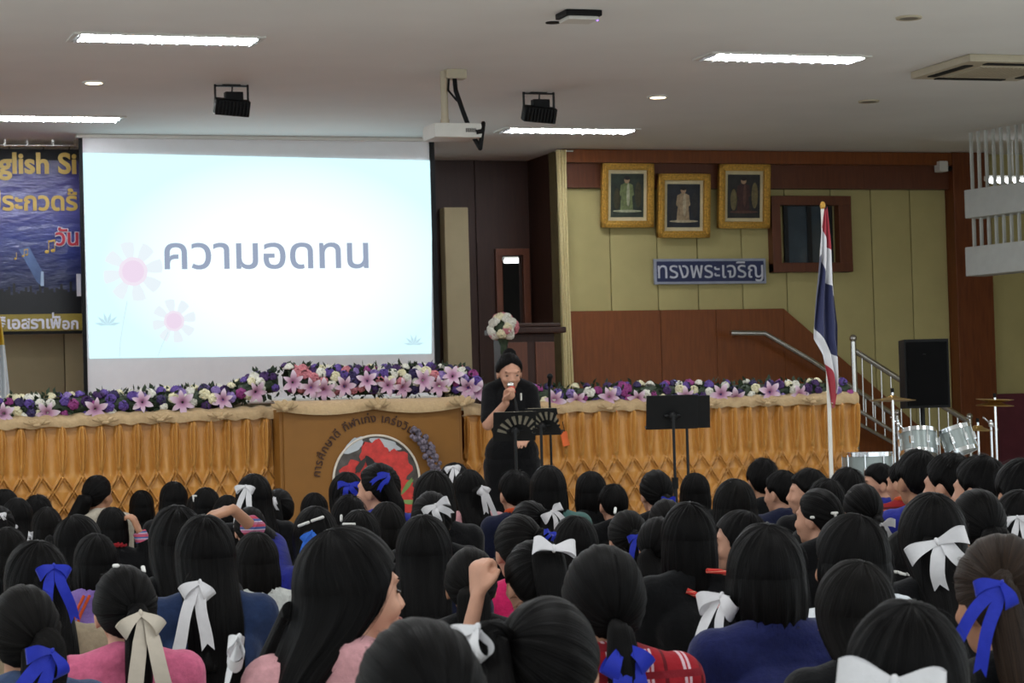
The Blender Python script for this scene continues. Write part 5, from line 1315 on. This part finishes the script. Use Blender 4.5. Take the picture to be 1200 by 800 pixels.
# (px, crown py, head width px, hair, top, bow (colour, px, py, kind, scale, roll), options, label)
KIDS = [
 (1060, 703, 140, 'half', 'black', ('w', 1046, 797, 'flat', 1.5, 0), {}, 'seated person with a wide white bow at the bottom edge, below the loose wavy hair'),
 (490, 722, 146, 'low', 'black', None, {}, 'seated person in black with no bow at the bottom edge, beside the pale pink cardigan'),
 (642, 698, 144, 'pony', 'cream', ('w', 592, 752, 'drape', 1.15, .25), {'yaw': -22, 'length': .2}, 'seated person in cream at the bottom edge, white ribbon hanging beside the head'),
 (411, 617, 116, 'long', 'rose', ('w', 338, 738, 'drape', 1.1, .2), {'yaw': -57, 'rz': -22, 'front': 50, 'sidetail': 1, 'length': .20, 'fine': 1, 'face': 1}, 'seated person in a pale pink cardigan, face in profile'),
 (1172, 624, 112, 'pony', 'black', ('b', 1174, 688, 'tails', .95, .5), {'mat': 'hair_brown', 'trim': 'arm'}, 'seated person with brown hair tied by a long royal blue ribbon at the edge'),
 (896, 613, 90, 'bob', 'darkblue', ('w', 858, 694, 'tails', 1.5, .1), {'length': .135}, 'seated person in a dark blue top with a long-tailed white bow low behind'),
 (1091, 577, 86, 'half', 'black', ('w', 1094, 632, 'big', 1.1, -.42), {'length': .42}, 'seated person with a big slanting white loop bow on long hair, below the drums'),
 (996, 602, 88, 'bob', 'greystripe', None, {'hood': 1, 'yaw': 15, 'length': .085}, 'seated person in a grey and navy striped hooded top'),
 (1000, 656, 82, 'long', 'black', None, {'length': .40, 'mat': 'hair_soft'}, 'seated person with long loose wavy hair right beside the dark blue top'),
 (1063, 652, 72, 'half', 'black', None, {'clips': [(1049, 670, 'w', .5, 0), (1058, 672, 'w', .4, .3), (1066, 675, 'w', .5, .8)]}, 'seated person with tiny silver clips in the hair, between loose wavy hair and blue ribbon'),
 (706, 637, 96, 'pony', 'plaid', ('b', 722, 737, 'drape', 1.2, -.1), {'length': .34}, 'seated person in red and white plaid, low ponytail in a dark blue ribbon'),
 (240, 603, 73, 'half', 'denim', ('w', 233, 672, 'drape', 1.1, .12), {'length': .46}, 'seated person in a denim blue top with a long white bow'),
 (146, 661, 76, 'pony', 'pink', ('c', 158, 716, 'drape', 1.25, -.05), {'length': .30, 'clips': [(136, 663, 'w', .25, 0), (168, 667, 'w', .5, -.4)]}, 'seated person in a bright pink top with a long cream bow'),
 (28, 684, 86, 'low', 'bluegrey', ('b', 48, 755, 'tails', 1.3, .6), {'length': .16, 'mat': 'hair_soft'}, 'seated person in a blue-grey top, blue ribbon round a low ponytail, in the corner'),
 (42, 633, 78, 'half', 'beige', ('b', 56, 668, 'tails', 1.15, 0), {'length': .3}, 'seated person in a beige top with a puffed royal blue bow, at the edge'),
 (112, 646, 58, 'bob', 'purple', None, {'trim': 'purple'}, 'seated person in lilac with an orange striped shoulder, mostly hidden by the pink top'),
 (206, 592, 62, 'long', 'black', None, {}, 'seated person with long loose hair and no bow, just behind the denim blue top'),
 (300, 634, 52, 'bob', 'white', None, {'mat': 'hair_soft', 'print': 1, 'length': .15}, 'seated person in a white top with a small dark print on the back'),
 (497, 603, 66, 'long', 'navy', None, {'length': .38, 'yaw': -15, 'trim': 'edge'}, 'seated person with very long straight hair, in line with the face in profile'),
 (552, 664, 62, 'low', 'black', None, {'mat': 'hair_soft', 'rz': -10}, 'seated person with loose wavy hair in black, below the person with a raised fist'),
 (624, 632, 66, 'low', 'black', ('w', 640, 655, 'flat', 1.25, .12), {'pose': 'fist'}, 'seated person with a wide flat white bow and one fist raised to the head'),
 (607, 602, 60, 'pony', 'hotpink', ('b', 631, 630, 'small', .9, .3), {'mat': 'hair_soft', 'length': .2}, 'seated person in a hot pink top with a small blue ribbon'),
 (673, 604, 62, 'bob', 'black', None, {}, 'seated person with plain rounded hair just behind the red and white plaid'),
 (735, 597, 46, 'pony', 'redcloth', ('b', 743, 628, 'tails', 1.0, .1), {'mat': 'hair_soft', 'length': .2, 'clips': [(721, 598, 'w', .8, .5)]}, 'seated person with a red collar, blue ribbon hanging and a white scrunchie'),
 (806, 588, 64, 'bob', 'black', None, {'length': .20, 'trim': 'back'}, 'seated person in a black jacket with red braid across the back'),
 (771, 605, 50, 'low', 'white', ('b', 766, 664, 'tails', .8, -.5), {}, 'seated person with a pale collar and one slanting blue ribbon, partly hidden'),
 (780, 584, 44, 'braid', 'black', None, {'mat': 'hair_soft'}, 'seated person with plaited hair showing just above the smooth hair and red braid'),
 (866, 598, 60, 'long', 'black', None, {'yaw': 52, 'rz': 8, 'face': 1}, 'seated person with face turned aside, behind the long-tailed white bow'),
 (860, 561, 52, 'bob', 'black', None, {'mat': 'hair_soft'}, 'seated person with rounded glossy hair in front of the plain music stands'),
 (768, 550, 38, 'pony', 'black', ('b', 778, 582, 'flat', .75, 0), {}, 'seated person with a bright blue ribbon tuft against the gold skirt'),
 (814, 554, 38, 'bob', 'black', None, {}, 'seated person with smooth hair directly below the plain music stands'),
 (893, 537, 35, 'boy', 'black', None, {}, 'seated person with short tousled hair sitting tallest against the gold skirt'),
 (915, 551, 36, 'boy', 'navy', None, {'yaw': 30}, 'seated person with short hair in navy, one ear showing, before the flag'),
 (946, 549, 34, 'boy', 'black', None, {'yaw': 60}, 'seated person with short hair looking aside, just before the flag pole'),
 (992, 548, 36, 'boy', 'black', None, {}, 'seated person with short rounded hair between the flag pole and the silver floor drum'),
 (967, 561, 36, 'boy', 'black', None, {}, 'seated person with short hair right below the flag pole foot'),
 (958, 572, 48, 'bun', 'black', None, {'yaw': 35, 'clips': [(978, 601, 'w', .55, 0), (979, 604, 'w', .4, 1.2), (952, 606, 'w', .2, 0)]}, 'seated person with hair pinned by a silver star clip'),
 (1010, 566, 42, 'pony', 'black', ('w', 1025, 608, 'wide', 1.1, -.35), {}, 'seated person with a white bow half hidden behind the grey striped hood'),
 (1029, 543, 30, 'boy', 'royal', None, {'yaw': 68, 'rz': 15, 'face': 1}, 'seated person in royal blue with face in profile, below the floor drum'),
 (1058, 540, 37, 'boy', 'redstripe', None, {'yaw': 32, 'collar': 'orange'}, 'seated person in a red striped top with an orange collar'),
 (1074, 527, 34, 'boy', 'royal', None, {}, 'seated person in royal blue seen from behind, below the tom drums'),
 (1111, 531, 37, 'boy', 'black', None, {'yaw': 30}, 'seated person with short hair in black right below the two tom drums'),
 (1147, 534, 39, 'boy', 'redwhite', None, {'yaw': 32}, 'seated person in a pale red and white top below the cymbals'),
 (1195, 538, 38, 'boy', 'bluewhite', None, {}, 'seated person in a blue and white top at the edge, below the hi-hat'),
 (1144, 572, 48, 'low', 'black', None, {}, 'seated person with plain dark hair between the big slanting bow and a small bow'),
 (1193, 574, 44, 'half', 'black', ('w', 1189, 607, 'tails', .95, -.1), {}, 'seated person with a hanging white bow cut by the picture edge, above the brown hair'),
 (115, 556, 39, 'low', 'knit', None, {'yaw': -52, 'length': .18, 'side': -1}, 'seated person in a cream knitted top against the gold skirt'),
 (203, 564, 37, 'bob', 'black', None, {}, 'seated person with smooth dark hair against the gold skirt, beside a small white clip'),
 (166, 585, 36, 'bob', 'black', None, {'clips': [(167, 601, 'w', .3, 0)]}, 'seated person with one tiny bright pin in dark hair, beside the embroidered cuff'),
 (131, 594, 40, 'bob', 'black', None, {'pose': 'cuff', 'collar': 'redcloth'}, 'seated person with red collar and an embroidered cuff, hand at the ear'),
 (93, 603, 52, 'half', 'black', ('w', 61, 630, 'small', 1.2, .4), {'yaw': -50}, 'seated person with face turned aside and a small white bow behind, in black'),
 (55, 598, 40, 'bob', 'black', None, {'mat': 'hair_soft'}, 'seated person with plain hair between the two small white bows near the edge'),
 (20, 583, 38, 'half', 'black', ('w', 16, 612, 'small', 1.2, .4), {}, 'seated person with a slanting small white bow, above the puffed blue bow'),
 (45, 580, 31, 'boy', 'black', None, {'yaw': -40}, 'seated person with short hair and one ear showing, against the skirt near the edge'),
 (5, 573, 32, 'bob', 'black', None, {}, 'seated person at the far edge just below the smocked gold skirt'),
 (-2, 592, 38, 'pony', 'black', ('w', 0, 607, 'small', 1.0, 0), {}, 'seated person cut by the picture edge, a bit of white bow showing'),
 (9, 618, 52, 'bob', 'black', None, {'mat': 'hair_soft'}, 'seated person with plain hair at the edge, directly behind the puffed blue bow'),
 (241, 571, 30, 'bob', 'black', None, {'clips': [(228, 581, 'w', .9, 0), (227, 585, 'w', .5, 1.3)]}, 'seated person with a small white clip, against the gold skirt'),
 (233, 585, 34, 'bob', 'black', None, {'mat': 'hair_soft'}, 'seated person with plain hair just behind the long loose hair, below the white clip'),
 (266, 580, 35, 'bob', 'black', ('w', 274, 615, 'small', 1.0, .2), {}, 'seated person with a pale bow under the outstretched hand'),
 (297, 555, 38, 'half', 'black', ('w', 289, 573, 'tails', 1.15, 0), {'length': .3}, 'seated person with a large white bow against the skirt beside the gold panel'),
 (326, 572, 29, 'pony', 'black', ('w', 323, 587, 'loop', 1.1, 0), {}, 'seated person with a narrow looped white ribbon, before the edge of the gold panel'),
 (293, 616, 40, 'low', 'black', None, {'mat': 'hair_soft'}, 'seated person in black with plain hair just above the white printed top'),
 (368, 577, 36, 'bob', 'black', None, {}, 'seated person with plain dark hair before the edge of the gold panel lettering'),
 (369, 593, 44, 'half', 'royal', ('s', 366, 624, 'drape', .8, .2), {'pose': 'out', 'clips': [(356, 614, 'w', .95, -.3), (372, 608, 'w', .95, -.3)]}, 'seated person with two white barrettes over a sky blue ribbon, one arm stretched out'),
 (406, 553, 37, 'half', 'black', ('b', 408, 571, 'wide', 1.0, 0), {'length': .26}, 'seated person with a dark blue bow in front of the round hibiscus picture'),
 (442, 542, 34, 'pony', 'royal', ('b', 451, 561, 'loop', 1.3, .9), {'yaw': 38, 'length': .22}, 'seated person in blue before the red hibiscus, ponytail in a blue ribbon'),
 (408, 580, 36, 'boy', 'black', None, {}, 'seated person with short hair just below the dark blue bow'),
 (421, 597, 42, 'bob', 'black', None, {'clips': [(400, 607, 'w', .5, 1.0), (409, 614, 'w', 1.2, 0)]}, 'seated person with a thin white hair band above the profile face'),
 (453, 588, 40, 'bob', 'navy', None, {'mat': 'hair_soft'}, 'seated person in navy with plain hair, right below the ponytail before the hibiscus'),
 (508, 551, 42, 'bob', 'black', None, {'mat': 'hair_soft'}, 'seated person with plain hair under the beaded spray of the gold panel'),
 (505, 575, 38, 'pony', 'black', ('w', 509, 597, 'wide', 1.1, -.5), {}, 'seated person with a slanting white ribbon above the very long straight hair'),
 (532, 542, 34, 'half', 'black', ('w', 528, 552, 'tails', 1.0, -.2), {}, 'seated person with a white bow high on the head before the gold panel edge'),
 (549, 550, 39, 'half', 'rose', ('w', 560, 571, 'drape', .85, -.2), {'length': .34}, 'seated person in a pink cardigan with a thin white bow, near the speaker'),
 (603, 551, 34, 'boy', 'navy', None, {'collar': 'orange'}, 'seated person in navy with an orange collar edge, right before the speaker'),
 (642, 545, 44, 'bob', 'teal', None, {'length': .19}, 'seated person in a teal top with smooth bobbed hair below the fan music stands'),
 (692, 552, 38, 'bob', 'black', ('w', 692, 596, 'loop', 1.4, 0), {}, 'seated person with a white ribbon loop at the nape, before the gold skirt'),
 (718, 567, 27, 'boy', 'black', None, {}, 'seated person with short hair tucked between the ribbon loop and blue tuft'),
 (620, 586, 42, 'pony', 'black', ('w', 637, 606, 'wide', 1.0, -.55), {}, 'seated person with a neat slanting white bow below the teal top'),
]
def solve(k):
    cx, top, w_, style = k[:4]; s = 1.0
    for _ in range(12):
        Z = max(3.3, min(13.2, F_PX * HW[style] * s / w_)); z = at_depth(cx, top, Z).z; s = max(.93, min(1.13, z / .8515))
    return Z, s
S = [list(solve(k)) for k in KIDS]
def head_xy(k, Z): return at_depth(k[0], k[1] + .55 * k[2], Z)
N = len(KIDS); Zs = np.array([q[0] for q in S])
HR_ = np.array([list(ray(k[0], k[1] + .55 * k[2])) for k in KIDS])     # lines of sight to the heads
SS = np.array([q[1] for q in S]); ZMAX = np.array([13.7 if 560 < k[0] < 860 else 15.5 if k[0] > 1050 else 15.1 if k[0] > 1000 else 15.6 for k in KIDS])
for it in range(4000):                     # nobody sits in anybody else's lap
    PX, PY = HR_[:, 0] * Zs, HR_[:, 1] * Zs
    dx = PX[:, None] - PX[None]; dy = PY[:, None] - PY[None]                 # dy > 0: row index farther
    wx = .222 * (SS[:, None] + SS[None]) - np.abs(dx)
    need = np.where(dy >= 0, .32 * SS[None] + .185 * SS[:, None], .32 * SS[:, None] + .185 * SS[None]) - np.abs(dy)
    bad = (wx > .02) & (need > 0); np.fill_diagonal(bad, False)
    if not bad.any(): break
    sg = np.where(dy == 0, np.sign(np.arange(N)[:, None] - np.arange(N)[None]), np.sign(dy))
    Zs = np.clip(Zs + np.clip((sg * need * bad * .22).sum(1), -.15, .15), 3.2, ZMAX)
def face_parts(parent, c, yaw, pitch=0.0, k=1.0):
    Rm = Matrix.Rotation(yaw, 3, 'Z') @ Matrix.Rotation(pitch, 3, 'X'); P = lambda x, y, z: c + Rm @ Vector((x, y, z)) * k; eu = tuple(Rm.to_euler())
    for s in (-1, 1):
        B().sph(P(s * .031, .0785, -.004), (.0115 * k, .006 * k, .0034 * k), rot=eu).obj('eye', 'eye', parent, smooth=True)
        B().sph(P(s * .030, .0775, .019), (.017 * k, .005 * k, .0022 * k), rot=(eu[0], eu[1] - s * .06, eu[2])).obj('eyebrow', 'hair', parent, smooth=True)
    b = B(); b.sph(P(0, .0925, -.0555), (.0185 * k, .0055 * k, .0045 * k), rot=eu); b.sph(P(0, .0905, -.0655), (.0165 * k, .0055 * k, .0052 * k), rot=eu); b.obj('lips', 'lip', parent, smooth=True)
from mathutils.bvhtree import BVHTree
def on_back(me, pts):
    """points (x, z) carried onto the back of a garment"""
    tree = BVHTree.FromPolygons([v.co for v in me.vertices], [tuple(p.vertices) for p in me.polygons]); out = []
    for x, z in pts:
        h = tree.ray_cast(Vector((x, -1, z)), Vector((0, 1, 0)))[0]
        if h is not None: out.append(h + Vector((0, -.004, 0)))
    return out
CUFF_M = stripes('embroidered_cuff', 2, .03, [(0, 'a8627e'), (.3, 'c9c2cc'), (.4, '4b5a8e'), (.7, 'b5485a')])
GROUP = 'seated audience in front of the stage'
for i, k in enumerate(KIDS):
    cx, top, w_, style, shirt, bw, op, lab = k
    Z = float(Zs[i]); p = head_xy(k, Z); zt_ = at_depth(cx, top, Z).z; s = max(.90, min(1.15, zt_ / .8515))
    rz_ = math.radians(op.get('rz', 0) + ((i * 37) % 13 - 6) * .8); yaw = math.radians(op.get('yaw', 0))
    off = rotz(HC * s, rz_)
    t = thing('person', lab, 'person', (p.x - off.x, p.y - off.y, 0), rz_, GROUP); t.scale = (s,) * 3
    pose = op.get('pose', 'rest')
    bo = obj('body', body_mesh(op.get('yaw', 0), pose, bool(op.get('fine'))), t)
    if i % 3 == 1: bo.material_slots[0].link = 'OBJECT'; bo.material_slots[0].material = M['skin2']
    sh = obj('shirt', shirt_mesh(pose, bool(op.get('hood'))), t); sh.material_slots[0].link = 'OBJECT'; sh.material_slots[0].material = M['f_' + shirt]
    obj('trousers', trousers_mesh(), t)
    # a line of sight in head space
    def hit(px, py, grow=1.0):
        o = rotz((CAM - Vector((p.x, p.y, HC.z * s))) / s, -(rz_ + yaw)); d = rotz(ray(px, py), -(rz_ + yaw)).normalized()
        o = np.array(o) - HO; d = np.array(d); R_ = HR * grow
        a_, b_, c_ = ((d / R_) ** 2).sum(), 2 * (o * d / R_ ** 2).sum(), ((o / R_) ** 2).sum() - 1; D = b_ * b_ - 4 * a_ * c_
        q = o + d * ((-b_ - math.sqrt(D)) / (2 * a_)) if D >= 0 else o + d * (-(o * d).sum())
        if D < 0 and q[2] < -.08: q = o + d * ((-.165 - o[1]) / d[1])     # hangs down the back
        return q
    tie = None
    if bw: tie = hit(bw[1], bw[2])
    hm = op.get('mat', 'hair'); side = op.get('side', 0)
    me = hair_mesh(style, 100 + i, None if tie is None else tie, op.get('length'), hm, side, min(1, w_ / 60 + .2), op.get('front', 66))
    hr = obj('hair', me, t, loc=HC, rot=(0, 0, yaw))
    if op.get('sidetail'):
        hb = HairB(); q = tie + HO
        tail(hb, [[q[0] * .4, -.11, -.03], q + [0, .0, .02], q + [-.035, -.01, -.06], q + [-.12, -.02, -.20]], [.02, .02, .034, .02], np.random.default_rng(3)); obj('ponytail', hb.mesh(hm), t, loc=HC, rot=(0, 0, yaw))
    if bw:
        q = Vector(tie + HO); nv = Vector(tie).normalized(); th = math.atan2(nv.x, -nv.y); grow = dict(pony=.050, low=.052, half=.036).get(style, .018)
        lp = q + nv * grow; lp.y = min(lp.y, -.150 - .062 * max(0, min(1, (-lp.z - .02) / .08))) if style in ('half', 'long') else lp.y; o = obj('bow', bow(bw[3], i), t, loc=HC + rotz(lp, yaw)); o.rotation_euler = Euler((0, bw[5], 0)).to_matrix().to_euler(); o.rotation_mode = 'XYZ'
        mt_ = Matrix.Rotation(yaw + max(-1.1, min(1.1, th)), 3, 'Z') @ Matrix.Rotation((-.16 if nv.z < .25 and bw[3] in ('drape', 'tails') else max(-.5, min(.35, -nv.z * .5))), 3, 'X') @ Matrix.Rotation(bw[5], 3, 'Y'); o.rotation_euler = mt_.to_euler()
        o.scale = (bw[4],) * 3; o.material_slots[0].link = 'OBJECT'; o.material_slots[0].material = M[RIB[bw[0]]]
    for (px, py, c_, sc_, ang) in op.get('clips', []):
        q = hit(px, py, 1.03); nv = Vector(q).normalized(); th = math.atan2(nv.x, -nv.y); ln = .022 * sc_
        b = B(); b.cap((-ln, 0, 0), (ln, 0, 0), .0058, .0058); o = b.obj('hair_clip', 'clip', t, smooth=True, loc=HC + rotz(Vector(q + HO), yaw)); o.rotation_euler = (Matrix.Rotation(yaw + th, 3, 'Z') @ Matrix.Rotation(ang, 3, 'Y')).to_euler()
    tr = op.get('trim')
    if tr == 'back':
        B().path(on_back(sh.data, [(-.05, .58), (-.02, .565), (.01, .55), (.04, .532), (.07, .512), (.10, .488), (.125, .46), (.145, .425)]), .009, 8).obj('red_braid', 'red_trim', t, smooth=True)
        B().path([Vector((.01, -.10, .64)), Vector((.06, -.09, .635)), Vector((.11, -.07, .62))], .008, 8).obj('red_braid', 'red_trim', t, smooth=True)
    elif tr == 'edge':
        b = B()
        for j in range(9): b.sph((.10 + .004 * j, -.122 + .002 * j, .50 - .014 * j), .006, u=8, v=6)
        b.obj('bead_edging', 'clip', t, smooth=True); B().path([Vector((.115, -.118, .51)), Vector((.15, -.10, .38))], .010, 8).obj('red_braid', 'red_trim', t, smooth=True)
    elif tr == 'arm':
        B().path([Vector((.150, -.085, .55)), Vector((.178, -.06, .45)), Vector((.185, -.02, .36))], .011, 8).obj('red_braid', 'f_redwhite', t, smooth=True)
    elif tr == 'purple':
        for q in (0, .022): B().path([Vector((-.05 - q, -.10, .62)), Vector((-.09 - q, -.118, .55)), Vector((-.12 - q, -.105, .46))], .006, 8).obj('orange_braid', 'f_orange', t, smooth=True)
    if op.get('collar'):
        b = B()
        for j in range(18):
            a = 2 * math.pi * j / 18; b.sph((.058 * math.cos(a), -.018 + .056 * math.sin(a), .645 - .010 * math.sin(a)), (.016, .016, .016), u=8, v=6)
        b.obj('collar', 'f_' + op['collar'], t, smooth=True)
    if pose in ('out', 'cuff'):
        sd = -1 if pose == 'out' else 1; q = [Vector(x) for x in POSES[pose][sd]]; f = .45 if pose == 'out' else .84
        if pose == 'out':
            B().cap(q[0], q[1], .060, .050).cap(q[1], q[1].lerp(q[2], .45), .050, .042).obj('jacket_sleeve', 'f_black', t, smooth=True)
        a_, c_ = q[1].lerp(q[2], f - .02), q[1].lerp(q[2], f + .16); B().tube(a_, c_, .043 if pose == 'out' else .040, .040 if pose == 'out' else .036, 20).obj('cuff', CUFF_M, t, smooth=True)
    if op.get('print'):
        q = on_back(sh.data, [(.055, .45)])[0]; B().box(q, (.022, .010, .07), .002).obj('shirt_print', 'f_royal', t)
        b = B(); R_ = random.Random(2)
        for q in on_back(sh.data, [(.080 + .05 * R_.random(), .40 + .09 * R_.random()) for j in range(14)]): b.sph(q, (.005, .006, .006), u=8, v=6)
        b.obj('shirt_print', 'black', t, smooth=True)
    if op.get('face'): face_parts(t, HC, yaw)

# the speaker, standing before the stage
RZS = math.radians(180 - 20)
p = at_depth(597, 430, 15.9)
t = thing('person', 'standing speaker in black holding a red-banded microphone to the mouth', 'person', (p.x, p.y, 0), RZS); t.scale = (1.03,) * 3
hc, pitch, yaw = Vector((0, .045, 1.412)), -.30, math.radians(14)
b = B(); add_head(b, hc, yaw, pitch)
RA = [Vector((.125, .0, 1.285)), Vector((.140, .115, 1.085)), Vector((.022, .205, 1.215))]; LA = [Vector((-.125, .0, 1.285)), Vector((-.155, .06, 1.06)), Vector((-.10, .24, 1.0))]
b.sph((0, 0, .88), (.155, .11, .14)); b.sph((0, .0, 1.16), (.122, .09, .20)); b.cap((-.105, -.01, 1.285), (.105, -.01, 1.285), .05, .05)
for s in (-1, 1):
    b.cap((0, -.005, 1.335), (s * .115, -.008, 1.305), .042, .038); b.cap((s * .085, 0, .84), (s * .09, .01, .46), .085, .056); b.cap((s * .09, .01, .46), (s * .09, -.02, .085), .054, .036); b.cap((s * .09, -.02, .045), (s * .10, .13, .032), .036, .026)
for a_ in (RA, LA): b.cap(a_[0], a_[1], .045, .035); b.cap(a_[1], a_[2], .036, .024)
add_hand(b, RA[2], (-.15, .25, 1), (-.9, .55, .1), .95, 1.15); add_hand(b, LA[2], (.25, 1, -.2), (.2, -.1, -1), .95, .4)
obj('body', blob(b, 'body', 'skin', .006, 3, .5), t); face_parts(t, hc, yaw, pitch)
b = B(); b.sph((0, 0, .90), (.172, .125, .15)); b.sph((0, .0, 1.14), (.138, .105, .22)); b.cap((-.10, -.01, 1.28), (.10, -.01, 1.28), .06, .06)
for s in (-1, 1): b.cap((s * .03, -.01, 1.33), (s * .105, -.008, 1.300), .056, .054)
for a_ in (RA, LA): b.cap(a_[0], a_[0].lerp(a_[1], .82), .054, .050)
for k in range(16):
    a = 2 * math.pi * k / 16; b.sph((.058 * math.cos(a), .0 + .055 * math.sin(a), 1.352 - .012 * math.sin(a)), (.017, .017, .022), u=8, v=6)
me = blob(b, 'blouse', 'f_black', .009, 3, .4); obj('blouse', me, t)
b = B(); b.sph((0, 0, .84), (.170, .125, .14))
for s in (-1, 1): b.cap((s * .085, 0, .83), (s * .09, .01, .46), .098, .074); b.cap((s * .09, .01, .46), (s * .09, -.015, .10), .074, .066)
obj('trousers', blob(b, 'trousers', 'f_black', .011, 3, .4), t)
for s in (-1, 1): B().sph((s * .10, .06, .03), (.045, .115, .03)).sph((s * .10, .0, .045), (.042, .06, .045)).obj('shoe', 'black', t, smooth=True)
obj('hair', hair_mesh('bun', 500, np.array([-.15, -.72, .58]), None, 'hair', 0, 1.0, 66, parted_limit), t, loc=hc, rot=(pitch, 0, yaw))
B().cap((-.07, .122, 1.27), (-.07, .120, 1.235), .006, .006).obj('name_badge', 'white_plastic', t, smooth=True)
root = Matrix.Translation(t.location) @ Matrix.Rotation(RZS, 4, 'Z') @ Matrix.Scale(1.03, 4)
mt, mb = Vector((-.008, .165, 1.325)), Vector((-.055, .245, 1.12)); dv = (mb - mt).normalized()
m_ = thing('microphone', 'red-banded black microphone held at the mouth by the standing speaker', 'microphone', root @ mt, RZS)
B().tube(dv * .02, dv * .22, .014, .011).obj('handle', 'black', m_, smooth=True); B().sph((0, 0, 0), .024).obj('grille', 'metal', m_, smooth=True)
B().tube(dv * .018, dv * .055, .0235, .021, 20).obj('red_band', pm('red_foam_band', 'c8352c', .6), m_, smooth=True)
